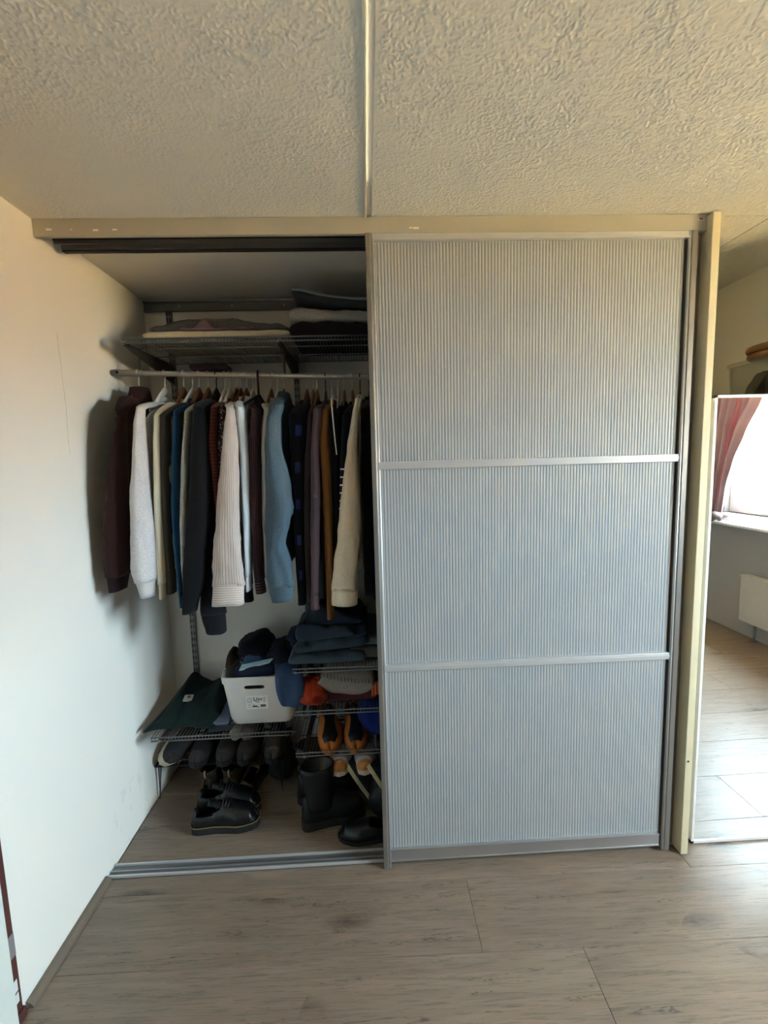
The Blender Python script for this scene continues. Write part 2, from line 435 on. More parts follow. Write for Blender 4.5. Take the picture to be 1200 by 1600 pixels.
# ------------------------------------------------------------------ closet front
t = thing('closet_side_panel', 'cream painted upright board at the right end of the closet', 'panel', (1.15, 1.7, 0))
bd = MB().box(1.137, 1.164, 1.463, YB - 0.002, 0.004, H - 0.006).build('board', m_cream, t, bevel=0.002)
mb = MB(); mb.tube([(1.1475, 1.4605, 0.381), (1.1475, 1.4635, 0.381)], 0.0035, 8)
mb.build('nail_head', plain('rusty_nail', (70, 52, 46), 0.7), t, label='small dark nail head')
o = MB().box(XL + 0.001, 1.136, 1.488, 1.502, 2.226, H - 0.001).build('closet_fascia', m_fascia, bevel=0.0015)
tag(o, 'long beige painted board under the ceiling above the closet doors, chipped in places', 'board')
t = thing('top_track', 'dark double sliding track under the beige board at the closet top', 'track', (0, 1.54, 2.22))
def trk(y0, y1, zb):
    return MB().box(XL + 0.03, 1.13, y0, y0 + 0.003, zb, 2.262).box(XL + 0.03, 1.13, y1 - 0.003, y1, zb, 2.262).box(XL + 0.03, 1.13, y0, y1, 2.258, 2.262)
trk(1.503, 1.535, 2.236).build('channel', m_track_dark, t); trk(1.537, 1.575, 2.226).build('channel', m_alu_dark, t)
MB().box(XL + 0.03, 1.13, 1.575, 1.592, 2.221, 2.262).build('rear_lip', m_track_dark, t)
MB().box(XL + 0.03, 1.13, 1.503, 1.592, 2.262, H).build('backing_strip', m_track_dark, t)
t = thing('bottom_track', 'silver floor track for the sliding doors, full width of the closet', 'track', (0, 1.53, 0))
MB().box(XL + 0.002, 1.134, 1.507, 1.562, 0.0008, 0.004).build('base_plate', m_alu_dark, t)
for y, wd, hh, m in ((1.507, 0.007, 0.013, m_alu_light), (1.530, 0.004, 0.010, m_alu), (1.557, 0.006, 0.012, m_alu_light)):
    MB().box(XL + 0.002, 1.134, y, y + wd, 0.003, hh).build('rail', m, t, bevel=0.001)

def sliding_door(root, x0, x1, yf, stile_l, stile_r):
    """x0..x1 panel span, yf the front of the stiles"""
    yp = yf + 0.013
    zs = [(0.078, 0.7685), (0.7935, 1.4785), (1.5035, 2.203)]
    nrib = round((x1 - x0) / 0.0105); st = 6
    for z0, z1 in zs:
        fr_, bk = [], []
        for i in range(nrib * st + 1):
            x = x0 + (x1 - x0) * i / (nrib * st)
            ph = (i % st) / st
            y = yp - 0.0009 * math.sin(PI * ph)
            fr_.append((x, y))
        vs = [(x, y, z0) for x, y in fr_] + [(x, y, z1) for x, y in fr_] + [(x, yp + 0.004, z0) for x, y in (fr_[0], fr_[-1])] + [(x, yp + 0.004, z1) for x, y in (fr_[0], fr_[-1])]
        n = len(fr_); fs = [(i, i + 1, n + i + 1, n + i) for i in range(n - 1)]
        fs.append((2 * n + 1, 2 * n, 2 * n + 2, 2 * n + 3)); fs.append((2 * n, 0, n, 2 * n + 2)); fs.append((n - 1, 2 * n + 1, 2 * n + 3, 2 * n - 1))
        mb = MB(); mb.add(vs, fs); mb.build('panel', m_panel, root)
    for zc in (0.781, 1.491):
        r = MB().box(x0 - 0.002, x1 + 0.004, yf + 0.001, yp + 0.006, zc - 0.0125, zc + 0.0125).build('crossbar', m_alu_light, root, bevel=0.0015)
        MB().box(x0 - 0.002, x1 + 0.004, yf - 0.001, yf + 0.001, zc - 0.003, zc + 0.004).build('ridge', m_alu_light, r)
    MB().box(x0 - 0.002, x1 - 0.002, yf + 0.004, yp + 0.008, 0.030, 0.078).box(x0 - 0.002, x1 - 0.002, yf + 0.001, yf + 0.005, 0.073, 0.079).box(x0 - 0.002, x1 - 0.002, yf + 0.001, yf + 0.005, 0.029, 0.034).build('bottom_rail', m_alu, root, bevel=0.001)
    MB().box(x0 - 0.002, x1 + 0.01, yf + 0.004, yp + 0.008, 2.203, 2.224).box(x0 - 0.002, x1 + 0.01, yf + 0.001, yf + 0.005, 2.203, 2.208).build('top_rail', m_alu_light, root, bevel=0.001)
    for poly, zl in ((stile_l, 0.003), (stile_r, 0.012)):
        st_ = MB().loft([[(x, y, z) for x, y in poly] for z in (zl, 2.225)]).build('stile', m_stile, root, bevel=0.0012, seg=2)
        if poly is sl or poly is sr:
            bx_ = 0.0425 if poly is sl else 1.0785
            MB().tube([(bx_, yf + 0.006, zl + 0.001), (bx_, yf + 0.006, 2.224)], 0.0048, 10).build('highlight_bead', m_alu_light, st_, smooth=True)  # paler metal bead stands in for the highlight along the stile's rounded edge
d1 = thing('sliding_door', 'front sliding door of ribbed frosted silver panels with two crossbars', 'door', (0.56, 1.49, 0))
sl = [(0.019, 1.478), (0.033, 1.478), (0.040, 1.481), (0.0455, 1.488), (0.0455, 1.500), (0.030, 1.500), (0.030, 1.503), (0.019, 1.503)]
sr = [(1.102, 1.478), (1.085, 1.478), (1.079, 1.481), (1.075, 1.488), (1.075, 1.502), (1.102, 1.502)]
sliding_door(d1, 0.044, 1.066, 1.478, sl, sr)
d2 = thing('sliding_door', 'rear sliding door behind the ribbed one, only its right stile showing', 'door', (0.6, 1.525, 0))
sl2 = [(0.055, 1.511), (0.081, 1.511), (0.081, 1.530), (0.055, 1.530)]
sr2 = [(1.135, 1.508), (1.123, 1.5055), (1.113, 1.508), (1.112, 1.530), (1.135, 1.530)]
sliding_door(d2, 0.08, 1.11, 1.5085, sl2, sr2)

# ------------------------------------------------------------------ closet fittings
t = thing('hanging_rail', 'grey horizontal hang track screwed to the closet rear wall under the ceiling', 'rail', (-0.2, 2.17, 2.25))
MB().box(-1.003, 0.9, YB - 0.012, YB - 0.001, 2.226, 2.268).box(-1.003, 0.9, YB - 0.020, YB - 0.010, 2.262, 2.268).box(-1.003, 0.9, YB - 0.020, YB - 0.010, 2.226, 2.231).build('track', m_upright, t)
for x in (-0.84, -0.6, -0.36, -0.1, 0.15):
    MB().tube([(x, YB - 0.0145, 2.248), (x, YB - 0.011, 2.248)], 0.005, 8).build('screw', m_alu, t)
def upright(x, z0, label):
    t = thing('wall_upright', label, 'upright', (x, YB - 0.01, z0), 'slotted uprights on the closet rear wall')
    MB().box(x - 0.0125, x + 0.0125, YB - 0.016, YB - 0.001, z0, 2.245).build('channel', m_upright, t, bevel=0.001)
    mb = MB(); z = z0 + 0.02
    while z < 2.22:
        for dx in (-0.006, 0.006): mb.box(x + dx - 0.0022, x + dx + 0.0022, YB - 0.0165, YB - 0.0155, z, z + 0.018)
        z += 0.032
    mb.build('slots', m_slot, t, kind='stuff')
upright(-0.893, 0.30, 'grey slotted upright in the closet corner, behind the leftmost garments')
upright(-0.318, 0.20, 'grey slotted upright in mid closet, behind the denim shirt')

def wire_shelf(label, x0, x1, z, y0, y1, step=0.0125, bracket_x=(), blabels=(), tipdrop=0.075):
    t = thing('wire_shelf', label, 'shelf', ((x0 + x1) / 2, y1, z))
    mb = MB(); n = int((x1 - x0) / step)
    for i in range(n + 1):
        x = x0 + (x1 - x0) * i / n
        mb.tube([(x, y1, z - 0.0015), (x, y0 + 0.003, z - 0.0015), (x, y0, z - 0.004), (x, y0, z - 0.018)], 0.0016, 4)
    mb.build('wires', m_wire, t, kind='stuff')
    for yy, zz in ((y0 - 0.002, z - 0.003), (y0 - 0.002, z - 0.018)):
        MB().tube([(x0 - 0.003, yy, zz), (x1 + 0.003, yy, zz)], 0.0033, 6).build('front_rail', m_wire, t, smooth=True)
    for k in range(1, 4):
        yy = y0 + (y1 - y0) * k / 3 - 0.01
        MB().tube([(x0, yy, z - 0.006), (x1, yy, z - 0.006)], 0.0022, 5).build('cross_wire', m_wire, t)
    for x, bl in zip(bracket_x, blabels):
        b = thing('shelf_bracket', bl, 'bracket', (x, y1, z - 0.02), 'shelf brackets')
        yb = YB - 0.017; zt = z - 0.008
        pr = [(yb, zt - 0.0), (y0 + 0.006, zt - 0.004), (y0 + 0.004, zt - 0.016), (yb - 0.12, zt - tipdrop * 0.75), (yb, zt - tipdrop)]
        MB().loft([[(xx, y, zz) for y, zz in pr] for xx in (x - 0.006, x + 0.006)]).build('arm', m_bracket, b, bevel=0.001)
        MB().tube([(x, y0 + 0.002, zt - 0.010), (x, y0 - 0.004, zt - 0.010)], 0.005, 8).build('tip_cap', m_alu, b)
    return t
SY = YB - 0.02
wire_shelf('long grey wire shelf at the top of the closet', -0.897, 0.55, 1.990, 1.745, SY, 0.0125, (-0.893, -0.318), ('dark grey bracket at the left end of the top wire shelf', 'dark grey bracket under the middle of the top wire shelf'), 0.085)
wire_shelf('grey wire shelf carrying the white basket and green sweater', -0.925, -0.334, 0.397, 1.752, SY, 0.0135, (-0.893,), ('dark bracket under the left end of the basket shelf',))
wire_shelf('wire shelf under the folded jeans, topmost of three', -0.328, 0.5, 0.668, 1.752, SY, 0.0135, (-0.318,), ('dark bracket under the left end of the jeans shelf',), 0.06)
wire_shelf('wire shelf under the orange knit, middle of three', -0.327, 0.5, 0.482, 1.752, SY, 0.0135, (-0.3,), ('dark bracket under the left end of the orange knit shelf',), 0.06)
wire_shelf('wire shelf under the orange sneakers, lowest of three', -0.333, 0.5, 0.296, 1.752, SY, 0.0135, (-0.3,), ('dark bracket under the left end of the orange sneaker shelf',), 0.06)

def rod_z(x): return 1.888 - (x + 0.996) * 0.0365
RY = 1.85
t = thing('clothes_rod', 'silver hanging rod with a dark grey end sleeve across the closet', 'rod', (-0.2, RY, 1.86))
MB().tube([(-0.885, RY, rod_z(-0.885)), (0.6, RY, rod_z(0.6))], 0.0105, 14).build('tube', m_rod, t, smooth=True)
e = MB().tube([(-1.003, RY, rod_z(-1.003)), (-0.99, RY, rod_z(-0.99)), (-0.878, RY, rod_z(-0.878))], [0.0115, 0.0135, 0.0135], 14).build('end_sleeve', m_upright, t, smooth=True)
MB().tube([(-0.975, RY - 0.0125, rod_z(-0.975)), (-0.975, RY - 0.0145, rod_z(-0.975))], 0.006, 8).build('end_screw', m_slot, e)
for x in (-0.893, -0.318):
    MB().tube([(x, RY, rod_z(x) + 0.010), (x, RY + 0.004, rod_z(x) + 0.05), (x, RY + 0.01, 1.955)], 0.0045, 6).build('rod_hook', m_bracket, t)

# ------------------------------------------------------------------ clothes and hangers
def make_hanger(kind):
    mats = {'brown': m_wood, 'tan': m_wood2, 'white': m_white_plastic, 'black': m_black_plastic}
    t = thing('hanger', 'x', 'hanger')
    R = 0.0125; hm = m_chrome if kind in ('brown', 'tan', 'white') else m_black_plastic
    th = 0.0025 if kind != 'black2' else 0.004
    pts = [(0, -math.sin(a) * R - 0.0, math.cos(a) * R) for a in [math.radians(d) for d in range(-100, 121, 20)]]
    pts = [(x, -y, z) for x, y, z in pts]
    pts += [(0, 0.004, -0.018), (0, 0.0, -0.028), (0, 0, -0.062)]
    MB().tube(pts, th if kind != 'black' else 0.0022, 6).build('hook', hm, t, smooth=True)
    mb = MB(); rings = []
    hx = 0.0065 if kind in ('brown', 'tan') else 0.0045
    for k in range(-10, 11):
        y = k / 10 * 0.135; s = abs(k) / 10
        zc = -0.074 - 0.012 * s - 0.075 * s ** 1.2; hh = 0.019 * (1 - s) ** 1.6 + 0.007
        rings.append([(hx * math.cos(a) * (1 - .3 * s), y, zc + hh * math.sin(a)) for a in [2 * PI * i / 10 for i in range(10)]])
    mb.loft(rings); mb.build('shoulders', mats[kind], t, smooth=True)
    return t
protos = {k: make_hanger(k) for k in ('brown', 'tan', 'white', 'black')}
used_h = set()
def put_hanger(x, kind, label, yaw=0.0):
    h = protos[kind] if kind not in used_h else copy_tree(protos[kind])
    used_h.add(kind)
    h.location = (x, RY, rod_z(x) + 0.0005); h.rotation_euler = (0, 0, yaw)
    h['label'] = label; h['group'] = 'hangers on the closet rod'
    return h

def cloth_tube(tab_fn, zs, n=20, seed=0, fold=0.10, yc=0.0, inside=True):
    """rings down a list of heights; tab_fn(z) -> (x, y, rx, ry)"""
    rings, uvs = [], []
    for z in zs:
        x, y, rx, ry = tab_fn(z)
        ring = []
        for i in range(n):
            a = 2 * PI * i / n
            ca, sa = math.cos(a), math.sin(a)
            k = 1 + fold * (1.1 * noise.noise((ca * 1.6 + seed * 3.1, sa * 1.6, z * 6)) + 0.8 * noise.noise((ca * 2.6 + seed, sa * 2.6, z * 22 + 2.5 * ca)) + 0.5 * math.sin(3 * a + seed + z * 9) + 1.6 * (0.16 - abs(noise.noise((ca * 1.3 + seed * 1.7, sa * 1.3, z * 11 + 1.8 * ca)))))
            px = x + rx * k * sgnpow(ca, 0.85); py = y + ry * k * sgnpow(sa, 0.85)
            pz = z + 0.006 * noise.noise((px * 9, py * 9, seed))
            ring.append((px, py, pz)); uvs.append((i / n * 0.25, z))
        rings.append(ring)
    if inside:                                       # the hem turns in, so the tube shows a dark mouth
        x, y, rx, ry = tab_fn(zs[-1])
        for f_, dz in ((0.86, 0.001), (0.80, 0.03)):
            rings.append([(x + (p[0] - x) * f_, y + (p[1] - y) * f_, p[2] + dz) for p in rings[len(zs) - 1]])
            uvs += [(0, zs[-1])] * n
    return MB().loft(rings, uvs=uvs)

def garment(name, label, cat, X0, Ys, tab, mat, zc=1.80, hem=1.12, b=0.015, cuff=None, cuff_len=0.055, cuff_ratio=0.9, collar='band', fold=0.09, ry=0.042, seed=1, collar_mat=None, aw=0.205):
    zc -= 0.022
    g = thing(name, label, cat, (X0, RY, zc), 'garments hanging on the closet rod')
    T = [(zc, 0.048, b * 1.5), (zc - 0.02, 0.072, b * 1.7), (zc - 0.045, 0.12, b * 1.6), (zc - 0.075, aw - 0.035, b * 1.4), (zc - 0.11, aw - 0.005, b * 1.2), (zc - 0.25, aw, b), (hem + 0.1, aw - 0.01, b), (hem, aw - 0.005, b * 1.05)]
    lean = tab[-1][1] - X0
    def torso(z):
        a, bb = interp(T, z)
        s = max(0, (zc - 0.1 - z) / max(0.1, (zc - 0.1 - hem)))
        return X0 + lean * 0.45 * s, RY, bb, a
    zs = [zc - 0.001, zc - 0.02, zc - 0.034, zc - 0.05, zc - 0.065, zc - 0.085, zc - 0.105, zc - 0.13]
    k = 16; zs += [zc - 0.13 + (hem - zc + 0.13) * (i + 1) / k for i in range(k)]
    cloth_tube(torso, zs, 28, seed, fold * 0.8).build('body', mat, g, smooth=True)
    # collar
    if collar:
        ch = {'band': 0.018, 'shirt': 0.032, 'hood': 0.075}[collar]
        hw = {'band': (0.052, 0.062), 'shirt': (0.05, 0.070), 'hood': (0.045, 0.085)}[collar]
        def cf(z):
            s = (zc + ch * 0.45 - z) / ch
            return X0, RY, (b * 1.3 + 0.006 * s) * (1.25 if collar == 'hood' else 1), hw[0] + (hw[1] - hw[0]) * s
        kz = [zc + ch * 0.45 - ch * i / 4 for i in range(5)]
        cloth_tube(cf, kz, 20, seed + 5, 0.10, inside=False).build('collar', collar_mat or mat, g, smooth=True)
    # sleeves: the front one follows its own hang, the rear one hangs plainly
    z_end = tab[-1][0]; z_cut = z_end + (cuff_len if cuff else 0)
    ztop = zc - 0.018
    def sleeve(front):
        ysl = Ys if front else min(2 * RY - Ys, YB - ry - 0.012)
        def fn(z):
            xc, W = interp(tab, z)
            y = ysl
            th = abs(xc) / Ys
            r_y = min(ry, 0.75 * W / th if th > 0.05 else ry)
            r_x = math.sqrt(max(W * W - (r_y * th) ** 2, (0.45 * W) ** 2))
            if not front: xc = X0 + (xc - X0) * 0.35; r_x = min(r_x, 0.022); r_y = ry
            zt = tab[0][0]
            if z > zt:                                # shoulder: swing from the torso's shoulder point out to the sleeve
                s = (z - zt) / (ztop - zt + 1e-6); s = max(0, min(1, s))
                sh = RY - 0.085 if front else RY + 0.085
                y = ysl + (sh - ysl) * s ** 1.25; xc = xc + (X0 - xc) * s ** 0.8
                r_x = r_x + (b * 1.45 - r_x) * s; r_y = r_y + (0.05 - r_y) * s
            return xc, y, r_x, r_y
        zt = tab[0][0]
        zz = [ztop + (zt - ztop) * i / 7 for i in range(8)]
        nz = 34
        zz += [zt + (z_cut - zt) * (i + 1) / nz for i in range(nz)]
        so_ = cloth_tube(fn, zz, 26, seed + (0 if front else 9), fold).build('sleeve', mat, g, smooth=True)
        if cuff:
            def cfn(z):
                x, y, rx, r_y = fn(z)
                return x, y, rx * cuff_ratio, r_y * cuff_ratio
            kz = [z_cut + 0.006 - (z_cut + 0.006 - z_end) * i / 4 for i in range(5)]
            cu = cloth_tube(cfn, kz, 18, seed + 2, fold * 0.35).build('cuff', cuff, so_, smooth=True)
    sleeve(True); sleeve(False)
    return g

c_maroon = cloth('maroon_fleece', (54, 32, 30))
c_maroon_cuff = cloth('maroon_rib', (48, 28, 29), (40, 22, 24), ('stripe', 0.004, 0.4))
c_heather = cloth('heather_grey_jersey', (206, 203, 204), (176, 174, 178), ('heather', 320, 0.56))
c_heather_rib = cloth('heather_grey_rib', (200, 197, 198), (178, 176, 178), ('stripe', 0.004, 0.45))
c_cream = cloth('cream_knit', (216, 206, 184))
c_taupe = cloth('taupe_wool', (86, 78, 70))
c_blue = cloth('petrol_blue_knit', (38, 80, 112))
c_grey = cloth('light_grey_knit', (192, 189, 186), (150, 148, 146), ('heather', 280, 0.55))
c_black = cloth('black_twill', (15, 15, 17))
c_char = cloth('charcoal_fleece', (23, 23, 27))
c_brick = cloth('brick_plaid', (104, 48, 40), (40, 24, 24), ('check', 0.012, 0.012, 0.5))
c_dot = cloth('dotted_brown', (70, 48, 42), (196, 172, 148), ('dots', 95, 0.32))
c_pink = cloth('pink_beige_stripe', (196, 185, 180), (150, 128, 121), ('stripe', 0.0074, 0.22))
c_pink_cuff = cloth('pink_beige_cuff', (208, 197, 191), (160, 138, 130), ('band', 0.0085, 0.25))
c_pale = cloth('pale_blue_stripe', (196, 208, 222), (222, 226, 230), ('stripe', 0.02, 0.5))
c_wine = cloth('wine_stripe', (52, 32, 38), (112, 84, 90), ('stripe', 0.011, 0.14))
c_wine_cuff = cloth('wine_cuff', (58, 38, 42), (120, 96, 96), ('band', 0.011, 0.25))
c_mist = cloth('mist_grey_cotton', (170, 168, 164))
c_denim = cloth('washed_denim', (76, 93, 105), (64, 81, 93), ('heather', 300, 0.55), rough=0.85)
c_check = cloth('black_blue_check', (20, 20, 26), (44, 54, 104), ('check', 0.09, 0.134, 0.28))
c_bark = cloth('dark_bark_knit', (58, 47, 44))
c_plum = cloth('plum_knit', (84, 68, 74))
c_camel = cloth('camel_wool', (126, 84, 46))
c_onyx = cloth('onyx_cotton', (17, 16, 21))
c_striped = cloth('black_white_stripe', (14, 14, 18), (226, 222, 214), ('band', 0.0285, 0.17, 1.335, 1.50))
c_linen = cloth('cream_linen', (200, 188, 168), (184, 172, 152), ('heather', 240, 0.58))
c_jet = cloth('jet_black_wool', (14, 13, 16))

G = [
 # name, label, cat, X0, Ys, table, cloth, cuff, options, hanger kind, hanger label bit
 ('hoodie', 'dark maroon hoodie hanging leftmost on the rod, nearest the wall', 'hoodie', -0.900, 1.63, [(1.692, -0.86, 0.016), (1.58, -0.879, 0.028), (1.408, -0.9, 0.041), (1.292, -0.914, 0.049), (1.137, -0.925, 0.05), (1.113, -0.928, 0.045), (1.062, -0.933, 0.038)], c_maroon, c_maroon_cuff, dict(zc=1.815, collar='hood', b=0.018, ry=0.05), 'brown', 'the maroon hoodie'),
 ('sweatshirt', 'light heather grey sweatshirt between the maroon hoodie and cream sweater', 'sweatshirt', -0.798, 1.60, [(1.71, -0.78, 0.016), (1.662, -0.787, 0.021), (1.55, -0.794, 0.028), (1.408, -0.802, 0.037), (1.281, -0.808, 0.042), (1.148, -0.814, 0.047), (1.104, -0.812, 0.042), (1.04, -0.81, 0.03)], c_heather, c_heather_rib, dict(zc=1.795, b=0.019, ry=0.05, cuff_len=0.06), 'white', 'the heather grey sweatshirt'),
 ('sweater', 'cream knitted sweater with a narrow sleeve beside the heather grey sweatshirt', 'sweater', -0.724, 1.63, [(1.69, -0.739, 0.012), (1.577, -0.748, 0.015), (1.346, -0.761, 0.016), (1.156, -0.767, 0.018), (1.095, -0.768, 0.018), (1.024, -0.77, 0.018)], c_cream, c_cream, dict(zc=1.79, b=0.014), 'brown', 'the cream sweater'),
 ('cardigan', 'dark taupe wool cardigan between the cream sweater and petrol blue knit', 'cardigan', -0.689, 1.66, [(1.692, -0.722, 0.018), (1.461, -0.738, 0.020), (1.222, -0.748, 0.019), (1.034, -0.752, 0.02)], c_taupe, None, dict(zc=1.79, b=0.012), 'white', 'the taupe cardigan'),
 ('sweater', 'petrol blue knitted sweater fourth from the wall after the taupe cardigan', 'sweater', -0.663, 1.64, [(1.7, -0.674, 0.011), (1.518, -0.69, 0.014), (1.344, -0.704, 0.016), (1.164, -0.708, 0.014), (0.984, -0.708, 0.012)], c_blue, c_blue, dict(zc=1.785, b=0.013), 'brown', 'the petrol blue sweater'),
 ('sweater', 'light grey knitted sweater between the petrol blue knit and black jacket', 'sweater', -0.626, 1.62, [(1.697, -0.624, 0.014), (1.516, -0.645, 0.018), (1.285, -0.668, 0.017), (1.166, -0.677, 0.015), (1.082, -0.683, 0.009)], c_grey, None, dict(zc=1.785, b=0.014), 'brown', 'the light grey sweater'),
 ('jacket', 'black twill jacket with a broad straight sleeve', 'jacket', -0.594, 1.585, [(1.704, -0.572, 0.02), (1.571, -0.580, 0.033), (1.345, -0.6, 0.04), (1.112, -0.634, 0.04), (0.982, -0.66, 0.027)], c_black, None, dict(zc=1.80, b=0.014, ry=0.035, hem=1.08), 'black', 'the black jacket'),
 ('hoodie', 'charcoal fleece hoodie whose cuff hangs lowest, behind the pink striped shirt', 'hoodie', -0.560, 1.655, [(1.686, -0.564, 0.02), (1.457, -0.58, 0.03), (1.22, -0.593, 0.034), (1.036, -0.598, 0.045), (0.954, -0.602, 0.050), (0.929, -0.599, 0.049), (0.875, -0.593, 0.043)], c_char, c_char, dict(zc=1.79, b=0.012, ry=0.036, cuff_len=0.075), 'white', 'the charcoal hoodie'),
 ('shirt', 'brick red plaid shirt with a thin sleeve beside the black jacket', 'shirt', -0.539, 1.605, [(1.711, -0.528, 0.013), (1.596, -0.540, 0.014), (1.432, -0.538, 0.012), (1.264, -0.535, 0.009), (1.1, -0.535, 0.009)], c_brick, None, dict(zc=1.785, b=0.010, ry=0.022), 'white', 'the brick plaid shirt'),
 ('shirt', 'brown shirt with cream dots behind the pink striped shirt', 'shirt', -0.514, 1.635, [(1.712, -0.508, 0.012), (1.573, -0.524, 0.010), (1.478, -0.528, 0.009), (1.261, -0.532, 0.009), (1.1, -0.53, 0.009)], c_dot, None, dict(zc=1.785, b=0.010, ry=0.024), 'brown', 'the dotted brown shirt'),
 ('shirt', 'pink beige striped shirt with a wide buttoned cuff', 'shirt', -0.497, 1.57, [(1.701, -0.46, 0.014), (1.568, -0.471, 0.028), (1.399, -0.49, 0.038), (1.248, -0.5, 0.046), (1.107, -0.506, 0.052), (1.079, -0.507, 0.055), (1.007, -0.514, 0.056)], c_pink, c_pink_cuff, dict(zc=1.785, b=0.012, ry=0.030, cuff_len=0.072, cuff_ratio=1.03, collar='shirt', fold=0.12), 'brown', 'the pink striped shirt'),
 ('shirt', 'pale blue and white striped shirt to the right of the pink striped shirt', 'shirt', -0.473, 1.62, [(1.706, -0.44, 0.017), (1.568, -0.436, 0.017), (1.336, -0.440, 0.015), (1.144, -0.448, 0.013), (1.043, -0.452, 0.012)], c_pale, c_pale, dict(zc=1.785, b=0.011, ry=0.03, collar='shirt'), 'brown', 'the pale blue striped shirt'),
 ('shirt', 'dark wine shirt with thin pale stripes under the black plastic hanger', 'shirt', -0.425, 1.64, [(1.707, -0.389, 0.018), (1.568, -0.405, 0.023), (1.332, -0.412, 0.021), (1.089, -0.415, 0.02), (1.026, -0.412, 0.022)], c_wine, c_wine_cuff, dict(zc=1.775, b=0.013, ry=0.034, collar='shirt'), 'black', 'the wine striped shirt'),
 ('shirt', 'mist grey cotton shirt left of the denim shirt', 'shirt', -0.375, 1.655, [(1.704, -0.35, 0.016), (1.568, -0.370, 0.014), (1.332, -0.380, 0.014), (1.09, -0.383, 0.013), (1.028, -0.38, 0.011)], c_mist, c_mist, dict(zc=1.78, b=0.013, ry=0.03, collar='shirt'), 'brown', 'the mist grey shirt'),
 ('shirt', 'washed light blue denim shirt with a creased elbow', 'shirt', -0.324, 1.59, [(1.71, -0.3, 0.019), (1.666, -0.318, 0.025), (1.565, -0.326, 0.029), (1.428, -0.316, 0.042), (1.358, -0.314, 0.049), (1.288, -0.324, 0.043), (1.218, -0.336, 0.035), (1.146, -0.326, 0.043), (1.05, -0.323, 0.047), (1.008, -0.325, 0.036)], c_denim, c_denim, dict(zc=1.80, b=0.016, ry=0.036, cuff_ratio=1.0, collar='shirt', fold=0.15), 'brown', 'the denim shirt'),
 ('shirt', 'black flannel shirt with blue check patches right of the denim shirt', 'shirt', -0.231, 1.66, [(1.682, -0.242, 0.036), (1.518, -0.252, 0.026), (1.326, -0.257, 0.022), (1.13, -0.26, 0.02), (0.974, -0.262, 0.016)], c_check, None, dict(zc=1.775, b=0.02, ry=0.04), 'brown', 'the blue checked black flannel'),
 ('sweater', 'dark bark brown sweater left of the plum one', 'sweater', -0.190, 1.645, [(1.678, -0.196, 0.012), (1.446, -0.217, 0.014), (1.207, -0.226, 0.015), (0.998, -0.230, 0.012)], c_bark, None, dict(zc=1.77, b=0.012, ry=0.03), 'tan', 'the bark brown sweater'),
 ('sweater', 'plum purple sweater between the bark brown and camel ones', 'sweater', -0.155, 1.605, [(1.696, -0.166, 0.016), (1.562, -0.181, 0.016), (1.388, -0.186, 0.018), (1.212, -0.196, 0.017), (1.066, -0.203, 0.017), (0.971, -0.206, 0.018)], c_plum, c_plum, dict(zc=1.77, b=0.012, ry=0.03), 'black', 'the plum sweater'),
 ('coat', 'camel brown wool coat with the long narrow sleeve', 'coat', -0.130, 1.635, [(1.699, -0.142, 0.015), (1.584, -0.152, 0.015), (1.503, -0.150, 0.018), (1.326, -0.147, 0.019), (1.084, -0.150, 0.015), (0.925, -0.153, 0.013)], c_camel, None, dict(zc=1.77, b=0.012, ry=0.034, hem=1.02), 'white', 'the camel coat'),
 ('top', 'black strappy top with a hanging white strap beside the camel coat', 'top', -0.105, 1.655, [(1.678, -0.110, 0.014), (1.322, -0.113, 0.016), (1.075, -0.12, 0.013)], c_onyx, None, dict(zc=1.755, b=0.012, ry=0.03, collar=None), 'white', 'the black strappy top'),
 ('jacket', 'plain black jacket between the strappy top and white striped top', 'jacket', -0.080, 1.70, [(1.678, -0.085, 0.014), (1.322, -0.085, 0.016), (1.06, -0.088, 0.014)], c_jet, None, dict(zc=1.765, b=0.010, ry=0.03), 'tan', 'the plain black jacket'),
 ('top', 'black top with short white stripes, partly hidden by the cream linen shirt', 'top', -0.046, 1.61, [(1.676, -0.062, 0.018), (1.49, -0.078, 0.017), (1.324, -0.088, 0.016), (1.08, -0.092, 0.014)], c_striped, None, dict(zc=1.765, b=0.011, ry=0.03), 'brown', 'the white striped black top'),
 ('shirt', 'cream linen shirt with a full sleeve near the sliding door', 'shirt', -0.015, 1.575, [(1.723, -0.019, 0.012), (1.668, -0.033, 0.012), (1.556, -0.049, 0.018), (1.444, -0.056, 0.03), (1.329, -0.064, 0.038), (1.236, -0.07, 0.044), (1.118, -0.084, 0.044), (1.034, -0.092, 0.049), (0.991, -0.095, 0.048)], c_linen, c_linen, dict(zc=1.785, b=0.013, ry=0.032, cuff_ratio=1.0, collar='shirt', fold=0.12), 'black', 'the cream linen shirt'),
 ('coat', 'jet black coat half hidden behind the sliding door edge', 'coat', 0.022, 1.655, [(1.698, 0.012, 0.026), (1.319, 0.010, 0.028), (1.002, 0.008, 0.03)], c_jet, None, dict(zc=1.78, b=0.016, ry=0.04, hem=0.98), 'black', 'the jet black coat'),
]
for i, (nm, lb, ct, X0, Ys, tab, mat, cf, opt, hk, hl) in enumerate(G):
    garment(nm, lb, ct, X0, Ys, tab, mat, cuff=cf, seed=i * 1.7 + 1, **opt)
    if hl == 'the wine striped shirt': continue
    hk_n = {'brown': 'brown wooden', 'tan': 'tan wooden', 'white': 'white', 'black': 'black'}[hk]
    put_hanger(X0, hk, f'{hk_n} hanger holding {hl}', random.uniform(-0.06, 0.06))
put_hanger(-0.448, 'white', 'white hanger with nothing on it, between the pale blue and wine shirts')
put_hanger(-0.349, 'white', 'white hanger with nothing on it, left of the denim shirt')
put_hanger(-0.206, 'tan', 'bare tan wooden hanger right of the checked flannel')
